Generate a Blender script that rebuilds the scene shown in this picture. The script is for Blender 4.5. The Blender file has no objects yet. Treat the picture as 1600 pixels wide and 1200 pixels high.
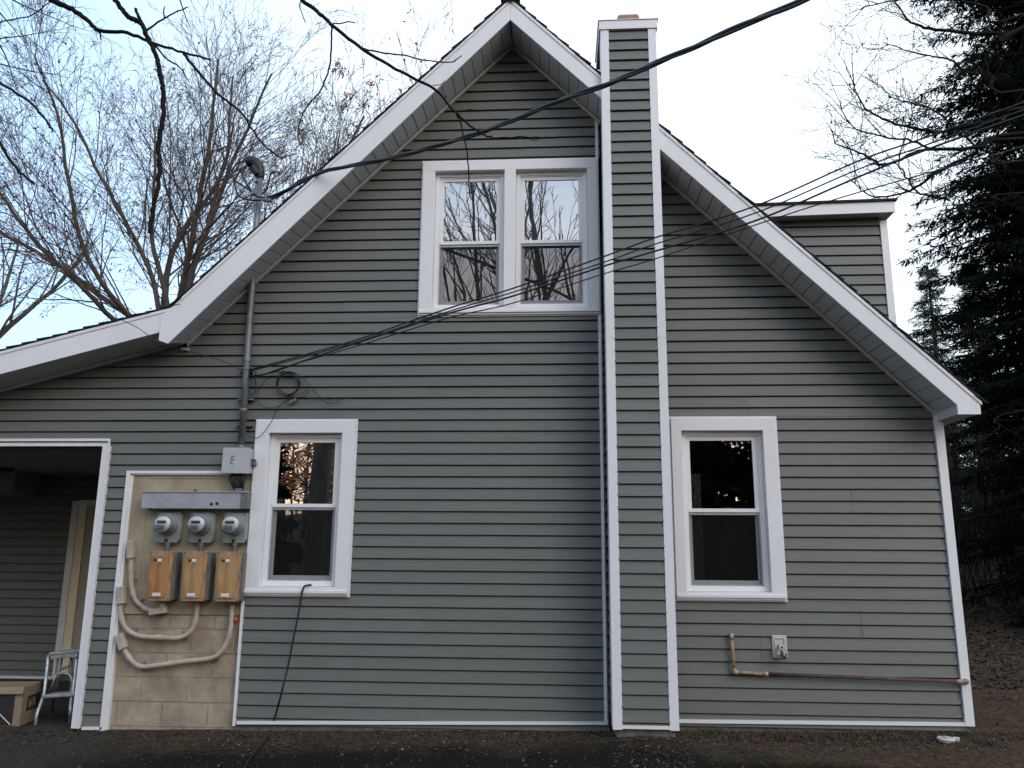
import bpy, math, random
import numpy as np
from mathutils import Vector, Matrix
R = math.radians
random.seed(7)
scn = bpy.context.scene
col = scn.collection

# ------------------------------------------------------------------ camera
CAM_P = Vector((0.0, -7.0544, 1.2805))
CR = Vector((0.99826860, 0.05840912, 0.00694087))
CU = Vector((0.00520227, -0.20521315, 0.97870348))
CF = Vector((-0.05858956, 0.97697284, 0.20516171))
FPX = 1250.0
cd = bpy.data.cameras.new('camera'); cam = bpy.data.objects.new('camera', cd); col.objects.link(cam)
cd.sensor_width = 36; cd.lens = 36 * FPX / 1600; cd.clip_start = 0.05; cd.clip_end = 600
m = Matrix((CR, CU, -CF)).transposed().to_4x4(); m.translation = CAM_P
cam.matrix_world = m
scn.camera = cam

# ------------------------------------------------------------------ light
SUN_EL, SUN_AZ = R(34), R(40)          # behind the camera, to the right
sun_dir = Vector((math.sin(SUN_AZ) * math.cos(SUN_EL), -math.cos(SUN_AZ) * math.cos(SUN_EL), math.sin(SUN_EL)))
ld = bpy.data.lights.new('sun', 'SUN'); ld.energy = 0.9; ld.angle = R(42); ld.color = (1.0, 0.93, 0.88)
sun = bpy.data.objects.new('sun', ld); col.objects.link(sun)
sun.rotation_euler = sun_dir.to_track_quat('Z', 'Y').to_euler()

world = bpy.data.worlds.new('World'); scn.world = world; world.use_nodes = True
nt = world.node_tree; nt.nodes.clear()
def N(nt, t, **kw):
    n = nt.nodes.new(t)
    for k, v in kw.items():
        if k == 'inp':
            for a, b in v.items(): n.inputs[a].default_value = b
        else: setattr(n, k, v)
    return n
out = N(nt, 'ShaderNodeOutputWorld'); bg = N(nt, 'ShaderNodeBackground', inp={'Strength': 1.0})
sky = N(nt, 'ShaderNodeTexSky', sky_type='NISHITA', sun_disc=False, sun_elevation=SUN_EL, sun_rotation=math.pi - SUN_AZ)
sky.air_density = 1.0; sky.dust_density = 1.5
skm = N(nt, 'ShaderNodeVectorMath', operation='SCALE', inp={'Scale': 0.05})
tc = N(nt, 'ShaderNodeTexCoord')
# thin veil of high cloud, whitest towards the upper right behind the house
dot = N(nt, 'ShaderNodeVectorMath', operation='DOT_PRODUCT')
wd = Vector((0.30, 0.80, 0.52)).normalized(); dot.inputs[1].default_value = wd
nz = N(nt, 'ShaderNodeTexNoise', inp={'Scale': 1.6, 'Detail': 4.0, 'Roughness': 0.5})
ad = N(nt, 'ShaderNodeMath', operation='MULTIPLY_ADD', inp={1: 0.25}); mr = N(nt, 'ShaderNodeMapRange', inp={1: 0.78, 2: 1.10, 3: 0.0, 4: 1.0})
mixc = N(nt, 'ShaderNodeMix', data_type='RGBA')
mixc.inputs[6].default_value = (0.46, 0.66, 0.88, 1); mixc.inputs[7].default_value = (0.86, 0.95, 0.97, 1)
# warm glow low in the sky behind the camera
sep = N(nt, 'ShaderNodeSeparateXYZ')
zg = N(nt, 'ShaderNodeMapRange', inp={1: 0.10, 2: 0.50, 3: 1.0, 4: 0.0})
yg = N(nt, 'ShaderNodeMapRange', inp={1: -0.2, 2: -0.8, 3: 0.0, 4: 1.0})
mg = N(nt, 'ShaderNodeMath', operation='MULTIPLY'); mixw = N(nt, 'ShaderNodeMix', data_type='RGBA'); mixw.inputs[7].default_value = (1.50, 1.12, 0.78, 1)
add = N(nt, 'ShaderNodeVectorMath', operation='ADD')
L = nt.links.new
L(tc.outputs['Generated'], dot.inputs[0]); L(tc.outputs['Generated'], nz.inputs['Vector']); L(tc.outputs['Generated'], sep.inputs[0])
L(nz.outputs['Fac'], ad.inputs[0]); L(dot.outputs['Value'], ad.inputs[2]); L(ad.outputs[0], mr.inputs[0])
L(mr.outputs[0], mixc.inputs[0]); L(sep.outputs['Z'], zg.inputs[0]); L(sep.outputs['Y'], yg.inputs[0])
L(zg.outputs[0], mg.inputs[0]); L(yg.outputs[0], mg.inputs[1]); L(mg.outputs[0], mixw.inputs[0]); L(mixc.outputs[2], mixw.inputs[6])
L(sky.outputs[0], skm.inputs[0]); L(skm.outputs[0], add.inputs[0]); L(mixw.outputs[2], add.inputs[1])
L(add.outputs[0], bg.inputs['Color']); L(bg.outputs[0], out.inputs[0])

scn.view_settings.view_transform = 'Standard'; scn.view_settings.look = 'None'
scn.view_settings.exposure = 0.42; scn.view_settings.gamma = 1.0
scn.render.engine = 'CYCLES'
scn.cycles.max_bounces = 8; scn.cycles.transparent_max_bounces = 12

# ------------------------------------------------------------------ helpers
def at(px, py, Y=0.0):                   # a photo pixel (1600x1200) carried out to the depth Y
    d = CF + CR * ((px - 800) / FPX) + CU * ((600 - py) / FPX)
    return CAM_P + d * ((Y - CAM_P.y) / d.y)
WL = {}
def tag(o, label=None, cat=None, group=None, kind=None):
    if label: o['label'] = label
    if cat: o['category'] = cat
    if group: o['group'] = group
    if kind: o['kind'] = kind
    return o
def empty(name, loc, label, cat, group=None):
    o = bpy.data.objects.new(name, None); col.objects.link(o); o.location = loc; o.empty_display_size = 0.1
    WL[o.name] = Vector(loc); return tag(o, label, cat, group)
class MB:
    def __init__(s): s.v = []; s.f = []; s.marks = []
    def add(s, vs, fs):
        b = len(s.v); s.marks.append((b, len(s.f))); s.v += [tuple(p) for p in vs]; s.f += [tuple(b + i for i in f) for f in fs]; return s
    def box(s, x0, x1, y0, y1, z0, z1):
        v = [(x0,y0,z0),(x1,y0,z0),(x1,y1,z0),(x0,y1,z0),(x0,y0,z1),(x1,y0,z1),(x1,y1,z1),(x0,y1,z1)]
        return s.add(v, [(3,2,1,0),(4,5,6,7),(0,1,5,4),(1,2,6,5),(2,3,7,6),(3,0,4,7)])
    def obox(s, c, ax, ay, az):          # box from centre and three half-axes
        c, ax, ay, az = map(Vector, (c, ax, ay, az)); v = []
        for k in (-1, 1):
            for i, j in ((-1,-1),(1,-1),(1,1),(-1,1)): v.append(c + ax*i + ay*j + az*k)
        return s.add(v, [(3,2,1,0),(4,5,6,7),(0,1,5,4),(1,2,6,5),(2,3,7,6),(3,0,4,7)])
    def prism(s, poly, y0, y1):          # poly in (x,z), counter-clockwise seen from the front
        n = len(poly)
        v = [(x, y0, z) for x, z in poly] + [(x, y1, z) for x, z in poly]
        f = [tuple(range(n)), tuple(range(2*n-1, n-1, -1))] + [(i, i+n, (i+1) % n + n, (i+1) % n) for i in range(n)]
        return s.add(v, f)
    def ring(s, x0, x1, z0, z1, w, y0, y1, wb=None):   # rectangular frame
        wb = w if wb is None else wb
        s.box(x0, x0+w, y0, y1, z0, z1); s.box(x1-w, x1, y0, y1, z0, z1)
        s.box(x0+w, x1-w, y0, y1, z1-w, z1); return s.box(x0+w, x1-w, y0, y1, z0, z0+wb)
    def tube(s, pts, r, n=8, cap=True):
        pts = [Vector(p) for p in pts]; rs = r if isinstance(r, (list, tuple)) else [r]*len(pts)
        t0 = (pts[1]-pts[0]).normalized(); up = Vector((0,0,1)) if abs(t0.z) < .9 else Vector((1,0,0))
        a = t0.cross(up).normalized(); b = len(s.v); s.marks.append((b, len(s.f)))
        for i, p in enumerate(pts):
            t = (pts[min(i+1, len(pts)-1)] - pts[max(i-1, 0)]).normalized()
            a = (a - t*a.dot(t)).normalized(); c = t.cross(a)
            for k in range(n):
                g = 2*math.pi*k/n; s.v.append(tuple(p + (a*math.cos(g) + c*math.sin(g))*rs[i]))
        for i in range(len(pts)-1):
            for k in range(n):
                s.f.append((b+i*n+k, b+i*n+(k+1) % n, b+(i+1)*n+(k+1) % n, b+(i+1)*n+k))
        if cap: s.f.append(tuple(b+k for k in range(n-1, -1, -1))); s.f.append(tuple(b+(len(pts)-1)*n+k for k in range(n)))
        return s
    def build_each(s, name, mat, parent=None, **kw):      # every piece a part of its own
        r = None; mk = s.marks+[(len(s.v), len(s.f))]
        for (v0, f0), (v1, f1) in zip(mk, mk[1:]):
            q = MB(); q.v = s.v[v0:v1]; q.f = [tuple(i-v0 for i in f) for f in s.f[f0:f1]]; r = q.build(name, mat, parent, **kw)
        return r
    def build(s, name, mat, parent=None, smooth=False, bevel=0, label=None, cat=None, group=None, kind=None):
        me = bpy.data.meshes.new(name); off = WL[parent.name] if parent else Vector((0,0,0))
        if parent: me.from_pydata([(x-off.x, y-off.y, z-off.z) for x, y, z in s.v], [], s.f)
        else:
            loc = Vector((0,0,0))
            me.from_pydata(s.v, [], s.f)
        me.materials.append(mat); o = bpy.data.objects.new(name, me); col.objects.link(o)
        if smooth: me.polygons.foreach_set('use_smooth', [True]*len(me.polygons))
        if parent: o.parent = parent
        WL[o.name] = off
        if bevel:
            b = o.modifiers.new('bevel', 'BEVEL'); b.width = bevel; b.segments = 2; b.limit_method = 'ANGLE'
        return tag(o, label, cat, group, kind)
def smooth_path(pts, k=8):
    pts = [Vector(p) for p in pts]; P = [2*pts[0]-pts[1]] + pts + [2*pts[-1]-pts[-2]]; o = []
    for i in range(1, len(P)-2):
        for j in range(k):
            t = j/k; a, b, c, d = P[i-1:i+3]
            o.append(0.5*((2*b) + (c-a)*t + (2*a-5*b+4*c-d)*t*t + (3*b-a-3*c+d)*t**3))
    o.append(pts[-1]); return o

# ------------------------------------------------------------------ materials
def mat(name, c, rough=.6, var=0.0, scale=8.0, c2=None, bump=0.0, bscale=40.0, metal=0.0, stretch=None, spec=.5, island=0.0, lo=.35, hi=.65):
    ma = bpy.data.materials.new(name); ma.use_nodes = True; t = ma.node_tree; p = t.nodes['Principled BSDF']
    p.inputs['Roughness'].default_value = rough; p.inputs['Metallic'].default_value = metal
    p.inputs['Specular IOR Level'].default_value = spec; p.inputs['Base Color'].default_value = (*c, 1)
    tcn = t.nodes.new('ShaderNodeTexCoord'); vec = tcn.outputs['Object']
    if stretch:
        mp = t.nodes.new('ShaderNodeMapping'); mp.inputs['Scale'].default_value = stretch; t.links.new(vec, mp.inputs[0]); vec = mp.outputs[0]
    if var or c2:
        n = t.nodes.new('ShaderNodeTexNoise'); n.inputs['Scale'].default_value = scale; n.inputs['Detail'].default_value = 6; n.inputs['Roughness'].default_value = .6
        t.links.new(vec, n.inputs['Vector'])
        r = t.nodes.new('ShaderNodeMapRange'); r.inputs[1].default_value = lo; r.inputs[2].default_value = hi
        t.links.new(n.outputs['Fac'], r.inputs[0])
        mx = t.nodes.new('ShaderNodeMix'); mx.data_type = 'RGBA'
        cb = c2 if c2 else tuple(x*(1+var) for x in c); ca = c if c2 else tuple(x*(1-var) for x in c)
        mx.inputs[6].default_value = (*ca, 1); mx.inputs[7].default_value = (*cb, 1)
        t.links.new(r.outputs[0], mx.inputs[0]); t.links.new(mx.outputs[2], p.inputs['Base Color'])
        if island:
            g = t.nodes.new('ShaderNodeNewGeometry'); hs = t.nodes.new('ShaderNodeMapRange'); hs.inputs[3].default_value = 1-island; hs.inputs[4].default_value = 1+island
            t.links.new(g.outputs['Random Per Island'], hs.inputs[0]); sc = t.nodes.new('ShaderNodeVectorMath'); sc.operation = 'SCALE'
            t.links.new(mx.outputs[2], sc.inputs[0]); t.links.new(hs.outputs[0], sc.inputs['Scale']); t.links.new(sc.outputs[0], p.inputs['Base Color'])
    if bump:
        b = t.nodes.new('ShaderNodeTexNoise'); b.inputs['Scale'].default_value = bscale; b.inputs['Detail'].default_value = 5
        t.links.new(vec, b.inputs['Vector']); bn = t.nodes.new('ShaderNodeBump'); bn.inputs['Strength'].default_value = bump; bn.inputs['Distance'].default_value = .01
        t.links.new(b.outputs['Fac'], bn.inputs['Height']); t.links.new(bn.outputs[0], p.inputs['Normal'])
    return ma
SID = (0.134, 0.136, 0.125)
M = dict(
    siding=mat('grey_vinyl_siding', SID, .55, var=.07, scale=3.0, bump=.12, bscale=25, stretch=(1.2, 1, 9), lo=.3, hi=.7, island=.045),
    soffit=mat('grey_soffit', (.50, .505, .49), .5, var=.04, scale=2),
    white=mat('white_aluminium_trim', (.76, .745, .75), .38, var=.025, scale=1.5, bump=.04, bscale=6),
    vinyl=mat('white_vinyl', (.78, .775, .77), .3, var=.02, scale=3),
    shingle=mat('dark_shingles', (.018, .019, .02), .95, var=.5, scale=60, bump=.5, bscale=120),
    terracotta=mat('terracotta_flue', (.33, .17, .12), .85, var=.2, scale=20, bump=.2),
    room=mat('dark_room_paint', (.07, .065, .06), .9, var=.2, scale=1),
    board=mat('tan_painted_plywood', (.26, .195, .13), .8, c2=(.42, .36, .25), scale=4, bump=.25, bscale=30, stretch=(1, 1, .7), lo=.25, hi=.7),
    conc=mat('concrete_footing', (.14, .125, .11), .95, var=.3, scale=14, bump=.3),
    metal=mat('painted_grey_metal', (.36, .37, .40), .45, var=.12, scale=9, bump=.05, bscale=15, metal=.25),
    galv=mat('galvanized_steel', (.17, .18, .185), .5, var=.3, scale=14, bump=.1, metal=.45, stretch=(1, 1, .4)),
    jbox=mat('light_grey_box', (.43, .44, .45), .5, var=.06, scale=8),
    meterp=mat('meter_socket_grey', (.27, .285, .28), .5, var=.15, scale=12, metal=.2),
    tanbox=mat('weathered_tan_cover', (.33, .205, .105), .7, var=.28, scale=9, bump=.1, stretch=(2.5, 1, .5)),
    oran=mat('rusty_orange_door', (.36, .165, .062), .7, var=.35, scale=7, bump=.1, stretch=(2, 1, .5)),
    oran2=mat('faded_orange_door', (.38, .215, .09), .7, var=.3, scale=7, bump=.1, stretch=(2, 1, .5)),
    pvc=mat('dusty_conduit_paint', (.44, .37, .295), .6, var=.14, scale=10, bump=.05),
    rubber=mat('black_cable_jacket', (.008, .008, .009), .5),
    dark=mat('dark_plastic', (.015, .015, .016), .6, var=.2, scale=20),
    label=mat('white_sticker', (.7, .69, .66), .6, var=.05, scale=60),
    blue=mat('pale_blue_label', (.30, .48, .66), .5, var=.35, scale=90),
    face=mat('meter_face', (.86, .87, .88), .4, var=.04, scale=30),
    red=mat('red_plastic', (.55, .045, .02), .5, var=.1, scale=30),
    brass=mat('worn_tap_metal', (.20, .19, .17), .4, var=.4, scale=40, metal=.8),
    plate=mat('beige_mounting_plate', (.52, .50, .45), .5, var=.04, scale=10),
    copper=mat('tan_coated_pipe', (.36, .25, .16), .7, var=.4, scale=18, bump=.15),
    rust=mat('rusted_pipe', (.055, .028, .021), .85, c2=(.125, .075, .055), scale=22, bump=.3, stretch=(.5, 1, 1)),
    alum=mat('ladder_aluminium', (.48, .48, .47), .42, var=.3, scale=12, metal=.5, bump=.1),
    card=mat('brown_cardboard', (.25, .18, .12), .85, var=.12, scale=6, bump=.1, stretch=(1, 1, 4)),
    print_=mat('black_box_print', (.018, .017, .017), .7, var=.2, scale=10),
    door=mat('olive_door_paint', (.42, .39, .29), .5, var=.08, scale=4),
    cream=mat('cream_jamb_paint', (.90, .78, .52), .5, var=.05, scale=3),
    ceil=mat('porch_ceiling_board', (.24, .225, .195), .8, var=.08, scale=4),
    bark=mat('grey_brown_bark', (.075, .058, .046), .95, var=.4, scale=9, bump=.5, bscale=18, stretch=(1, 1, .3)),
    barkd=mat('dark_twig_bark', (.020, .017, .015), 1.0, spec=.1, var=.3, scale=20, bump=.4, bscale=60),
    twig=mat('fine_twigs', (.10, .078, .085), .9, var=.2, scale=3),
    needle=mat('spruce_needles', (.008, .011, .0085), 1.0, spec=.05, var=.4, scale=1.5, island=.5),
    needle2=mat('conifer_needles', (.022, .032, .022), .8, var=.3, scale=1.5, island=.4),
    leafb=mat('brown_oak_leaves', (.21, .095, .055), .8, c2=(.13, .065, .045), scale=4, island=.4),
    leafo=mat('glow_orange_beech_leaves', (.80, .36, .14), .8, c2=(.60, .30, .14), scale=4, island=.4),  # leaf colour brightened to carry the orange sky glow mirrored in the pane
    leafr=mat('reddish_brown_leaves', (.42, .16, .07), .8, c2=(.27, .11, .06), scale=4, island=.4),
    clod=mat('loose_soil', (.032, .024, .017), .95, c2=(.055, .043, .032), scale=3, island=.6),
    bankl=mat('bank_leaf_litter', (.060, .040, .028), .95, c2=(.045, .033, .024), scale=5, island=.5),
    litter=mat('fallen_leaf_litter', (.055, .034, .022), .95, c2=(.035, .026, .018), scale=5, island=.7),
    grass=mat('dry_winter_grass', (.060, .047, .026), .9, c2=(.095, .060, .034), scale=3, island=.5),
    pebble=mat('pale_pebbles', (.20, .19, .17), .8, var=.2, scale=5, island=.5),
    dish=mat('dirty_white_plastic', (.6, .58, .53), .6, var=.1, scale=20),
    curtain=mat('grey_curtain', (.26, .27, .26), .9, var=.1, scale=6, stretch=(6, 1, 1)),
    blind=mat('white_blind_slats', (.70, .71, .70), .5, var=.03, scale=3),
)
def glass_mat(name, base, rough=0.0, wav=.04, tint=(.86, .9, .88)):
    ma = bpy.data.materials.new(name); ma.use_nodes = True; t = ma.node_tree; t.nodes.clear()
    o = t.nodes.new('ShaderNodeOutputMaterial'); mx = t.nodes.new('ShaderNodeMixShader'); tr = t.nodes.new('ShaderNodeBsdfTransparent')
    tr.inputs[0].default_value = (*tint, 1); gl = t.nodes.new('ShaderNodeBsdfGlossy'); gl.inputs['Roughness'].default_value = rough
    fr = t.nodes.new('ShaderNodeFresnel'); fr.inputs[0].default_value = 1.5
    mu = t.nodes.new('ShaderNodeMath'); mu.operation = 'MULTIPLY_ADD'; mu.inputs[1].default_value = 1.6; mu.inputs[2].default_value = base; mu.use_clamp = True
    n = t.nodes.new('ShaderNodeTexNoise'); n.inputs['Scale'].default_value = 3.0; b = t.nodes.new('ShaderNodeBump'); b.inputs['Strength'].default_value = wav; b.inputs['Distance'].default_value = .05
    c = t.nodes.new('ShaderNodeTexCoord'); lk = t.links.new
    lk(c.outputs['Object'], n.inputs['Vector']); lk(n.outputs['Fac'], b.inputs['Height']); lk(b.outputs[0], gl.inputs['Normal'])
    lk(fr.outputs[0], mu.inputs[0]); lk(mu.outputs[0], mx.inputs[0]); lk(tr.outputs[0], mx.inputs[1]); lk(gl.outputs[0], mx.inputs[2]); lk(mx.outputs[0], o.inputs[0])
    return ma
M['glass'] = glass_mat('window_glass', .50, wav=.006)
M['mglass'] = glass_mat('meter_glass', .0, tint=(.97, .98, .98))
def screen_mat():
    ma = bpy.data.materials.new('insect_screen'); ma.use_nodes = True; t = ma.node_tree; t.nodes.clear()
    o = t.nodes.new('ShaderNodeOutputMaterial'); mx = t.nodes.new('ShaderNodeMixShader'); mx.inputs[0].default_value = .42
    tr = t.nodes.new('ShaderNodeBsdfTransparent'); df = t.nodes.new('ShaderNodeBsdfDiffuse'); df.inputs[0].default_value = (.02, .02, .02, 1)
    t.links.new(tr.outputs[0], mx.inputs[1]); t.links.new(df.outputs[0], mx.inputs[2]); t.links.new(mx.outputs[0], o.inputs[0]); return ma
M['screen'] = screen_mat()
def block_mat():                        # painted concrete block: mortar joints as relief, flaking patches as colour
    ma = mat('tan_painted_block', (.27, .21, .15), .85, c2=(.44, .36, .265), scale=3.8); t = ma.node_tree; p = t.nodes['Principled BSDF']
    tcn = t.nodes.new('ShaderNodeTexCoord'); sp = t.nodes.new('ShaderNodeSeparateXYZ'); cb = t.nodes.new('ShaderNodeCombineXYZ')
    br = t.nodes.new('ShaderNodeTexBrick'); br.inputs['Scale'].default_value = 1.0; br.inputs['Brick Width'].default_value = .40; br.inputs['Row Height'].default_value = .20
    br.inputs['Mortar Size'].default_value = .007; br.inputs['Mortar Smooth'].default_value = .3
    br.inputs['Color1'].default_value = (1,1,1,1); br.inputs['Color2'].default_value = (.93,.93,.93,1); br.inputs['Mortar'].default_value = (.72,.66,.58,1)
    mu = t.nodes.new('ShaderNodeMix'); mu.data_type = 'RGBA'; mu.blend_type = 'MULTIPLY'
    ns = t.nodes.new('ShaderNodeTexNoise'); ns.inputs['Scale'].default_value = 3.0; rg = t.nodes.new('ShaderNodeMapRange'); rg.inputs[1].default_value = .4; rg.inputs[2].default_value = .65; rg.inputs[4].default_value = .8
    src = p.inputs['Base Color'].links[0].from_socket; lk = t.links.new
    lk(tcn.outputs['Object'], sp.inputs[0]); lk(sp.outputs['X'], cb.inputs['X']); lk(sp.outputs['Z'], cb.inputs['Y']); lk(cb.outputs[0], br.inputs['Vector'])
    lk(tcn.outputs['Object'], ns.inputs['Vector']); lk(ns.outputs['Fac'], rg.inputs[0]); lk(rg.outputs[0], mu.inputs[0])
    lk(src, mu.inputs[6]); lk(br.outputs['Color'], mu.inputs[7]); lk(mu.outputs[2], p.inputs['Base Color'])
    n2 = t.nodes.new('ShaderNodeTexNoise'); n2.inputs['Scale'].default_value = 25; n2.inputs['Detail'].default_value = 6; ma2 = t.nodes.new('ShaderNodeMath'); ma2.operation = 'MULTIPLY_ADD'; ma2.inputs[1].default_value = -1.2
    bn = t.nodes.new('ShaderNodeBump'); bn.inputs['Strength'].default_value = .9; bn.inputs['Distance'].default_value = .009
    lk(tcn.outputs['Object'], n2.inputs['Vector']); lk(br.outputs['Fac'], ma2.inputs[0]); lk(n2.outputs['Fac'], ma2.inputs[2]); lk(ma2.outputs[0], bn.inputs['Height']); lk(bn.outputs[0], p.inputs['Normal'])
    return ma
M['block'] = block_mat()
def ground_mat():
    ma = bpy.data.materials.new('yard_ground'); ma.use_nodes = True; t = ma.node_tree; p = t.nodes['Principled BSDF']; p.inputs['Roughness'].default_value = 1; p.inputs['Specular IOR Level'].default_value = .05
    lk = t.links.new; tcn = t.nodes.new('ShaderNodeTexCoord'); sp = t.nodes.new('ShaderNodeSeparateXYZ'); lk(tcn.outputs['Object'], sp.inputs[0])
    def noise(s, d=6):
        n = t.nodes.new('ShaderNodeTexNoise'); n.inputs['Scale'].default_value = s; n.inputs['Detail'].default_value = d; n.inputs['Roughness'].default_value = .65; lk(tcn.outputs['Object'], n.inputs['Vector']); return n.outputs['Fac']
    def rng(src, a, b, c=0., d=1.):
        n = t.nodes.new('ShaderNodeMapRange'); n.inputs[1].default_value = a; n.inputs[2].default_value = b; n.inputs[3].default_value = c; n.inputs[4].default_value = d; lk(src, n.inputs[0]); return n.outputs[0]
    def mix(f, a, b):
        n = t.nodes.new('ShaderNodeMix'); n.data_type = 'RGBA'; lk(f, n.inputs[0])
        for i, c in ((6, a), (7, b)):
            if isinstance(c, tuple): n.inputs[i].default_value = (*c, 1)
            else: lk(c, n.inputs[i])
        return n.outputs[2]
    def mth(op, a, b):
        n = t.nodes.new('ShaderNodeMath'); n.operation = op
        for i, c in ((0, a), (1, b)):
            if isinstance(c, (int, float)): n.inputs[i].default_value = c
            else: lk(c, n.inputs[i])
        return n.outputs[0]
    tar = mix(rng(noise(70), .35, .7), (.008, .0072, .0062), (.028, .024, .019))
    dirt = mix(rng(noise(26), .3, .7), (.024, .016, .010), (.125, .084, .052))
    # old driveway surface, with a ragged strip of soil and debris along the wall
    e = mth('ADD', sp.outputs['Y'], mth('MULTIPLY', noise(2.2, 8), 1.1))
    e = mth('ADD', e, rng(sp.outputs['X'], .8, 2.8, 0, .75)); base = mix(rng(e, -.22, .22), tar, dirt)
    pale = mix(rng(noise(40), .3, .7), (.032, .029, .025), (.085, .076, .064))
    left = mth('ADD', mth('MULTIPLY', sp.outputs['X'], -1.0), mth('MULTIPLY', noise(1.7), 1.6))
    base = mix(mth('MULTIPLY', rng(left, 3.9, 4.7), .75), base, pale)
    far = mth('ADD', sp.outputs['Y'], mth('MULTIPLY', noise(1.0), 3.0))
    litter = mix(rng(noise(14), .35, .65), (.014, .010, .008), (.060, .042, .030))
    base = mix(rng(far, 4.5, 8.5), base, litter)
    lk(base, p.inputs['Base Color'])
    b = t.nodes.new('ShaderNodeBump'); b.inputs['Strength'].default_value = .9; b.inputs['Distance'].default_value = .02; lk(noise(45, 8), b.inputs['Height']); lk(b.outputs[0], p.inputs['Normal'])
    return ma
M['ground'] = ground_mat()

# ------------------------------------------------------------------ ground
def gz(x, y):
    z = -.163 + .017*max(-4.5, min(3.5, x))
    z += .022*math.sin(1.7*x+.6)*math.sin(1.3*y) * (1 if y < -.6 or x > 3.6 else .15)
    z += .075*math.exp(-((x-.65)/.55)**2-((y+.5)/.30)**2)
    if x > -4.2 and y < 0: z += -.035*min(1, -y)
    if y > 2 and x > 3: z += min(1, (x-3)/2) * 1.75 * (1-math.cos(min(1, (y-2)/15)*math.pi))/2
    if y > 8.2: z += max(0, min(1, (3-x)/3)) * 1.0 * min(1, (y-8.2)/8)
    if y > 17: z += .05*(y-17)
    if y < -12: z += .06*(-12-y)
    return z
def axis(lo, hi, fine0, fine1, fs, k):
    a = list(np.arange(fine0, fine1, fs)); s = fs; x = a[-1]
    while x < hi: s *= k; x += s; a.append(x)
    s = fs; x = a[0]; b = []
    while x > lo: s *= k; x -= s; b.append(x)
    return b[::-1] + a
xs = axis(-150, 150, -6, 6, .12, 1.18); ys = axis(-150, 150, -2.2, 1.4, .08, 1.14)
g = MB(); nx = len(xs); rr = random.Random(3)
for y in ys:
    for x in xs: g.v.append((x, y, gz(x, y) + rr.uniform(-.006, .006)))
for j in range(len(ys)-1):
    for i in range(nx-1): g.f.append((j*nx+i, j*nx+i+1, (j+1)*nx+i+1, (j+1)*nx+i))
g.build('ground', M['ground'], smooth=True, kind='structure')

# ------------------------------------------------------------------ house
E_ = 0.1016                                # siding exposure
XR, ZA = -.44, 6.146                       # ridge position, wall apex under the soffit
XLR, ZLR, SL = -3.655, 3.146, .262         # lower roof over the porch
gL = lambda z: XR-(ZA-z)
gR = lambda z: XR+(ZA-z)
pL = lambda z: XLR+(z-ZLR)/SL
house = empty('house', (0, 0, -.2), 'grey sided gabled house with white trim, a sided chimney and a shed dormer', 'house')

def siding(mb, zones, y=0.0, z_off=0.0, seam=3.66):
    """Overlapping clapboards: each course slopes outwards to a lip, with a shadow gap below it."""
    OUT, IN, GAP, REC = .020, .003, .0125, .018
    rn = random.Random(11)
    for (za, zb, xl, xr) in zones:
        fl = xl if callable(xl) else (lambda z, v=xl: v); fr = xr if callable(xr) else (lambda z, v=xr: v)
        k = math.floor((za-z_off)/E_)
        while z_off+k*E_ < zb:
            z0 = z_off+k*E_; z1 = z0+E_
            def yy(z): return y-(OUT+(IN-OUT)*(z-z0)/E_)
            prof = [(z0, yy(z0)), (z1-GAP, yy(z1-GAP)), (z1-GAP, y+REC), (z1, y+REC), (z1, y-OUT)]
            a, b = max(z0, za), min(z1, zb)
            if b-a > 1e-4:
                pr = []
                if a <= z1-GAP: pr.append((a, yy(a)))
                tb = min(b, z1-GAP)
                if a < z1-GAP: pr.append((tb, yy(tb)))
                if b > z1-GAP: pr += [(max(a, z1-GAP), y+REC), (b, y+REC)]
                if b >= z1-1e-6: pr.append((z1, y-OUT))
                base = len(mb.v)
                # panels butt with a tiny lap, staggered from course to course
                ofs = (k//2 % 5)*.83; X0, X1 = min(fl(a), fl(b)), max(fr(a), fr(b))
                cuts = [c for c in [ofs + seam*i for i in range(-6, 6)] if X0+.3 < c < X1-.3 and max(fl(a), fl(b)) < c-.05 and min(fr(a), fr(b)) > c+.05]
                edges = [None]+cuts+[None]
                for ci in range(len(edges)-1):
                    j = (.0028 if ci % 2 else 0.0)+rn.uniform(-.0014, .0014)
                    vs = []
                    for z, q in pr:
                        xa = fl(z) if edges[ci] is None else edges[ci]-(.0 if j else 0.0)
                        xb = fr(z) if edges[ci+1] is None else edges[ci+1]
                        if xb < xa: xb = xa
                        vs += [(xa, q-j, z), (xb, q-j, z)]
                    n = len(pr); mb.add(vs, [(2*i, 2*i+1, 2*i+3, 2*i+2) for i in range(n-1)])
            k += 1
    return mb
sd = MB()
CX0, CX1 = .40, .905
siding(sd, [
    (-.16, .885, -2.732, CX0), (-.215, 1.973, -4.10, -3.89), (.885, 1.973, -1.815, CX0),
    (1.973, 2.44, -4.10, -2.74), (1.973, 2.44, -1.815, CX0), (2.20, 2.44, pL, -4.10),
    (2.44, 3.12, pL, CX0), (3.12, 3.39, gL, CX0), (3.39, 4.95, gL, -1.295), (4.95, ZA-CX0+XR, gL, CX0), (ZA-CX0+XR, ZA, gL, gR),
    (-.10, .885, CX1, 3.25), (.885, 2.454, 1.89, 3.25), (2.454, 2.50, CX1, 3.25), (2.50, ZA+XR-CX1, CX1, lambda z: min(3.25, gR(z))),
])
sd.build('siding', M['siding'], house)
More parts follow.
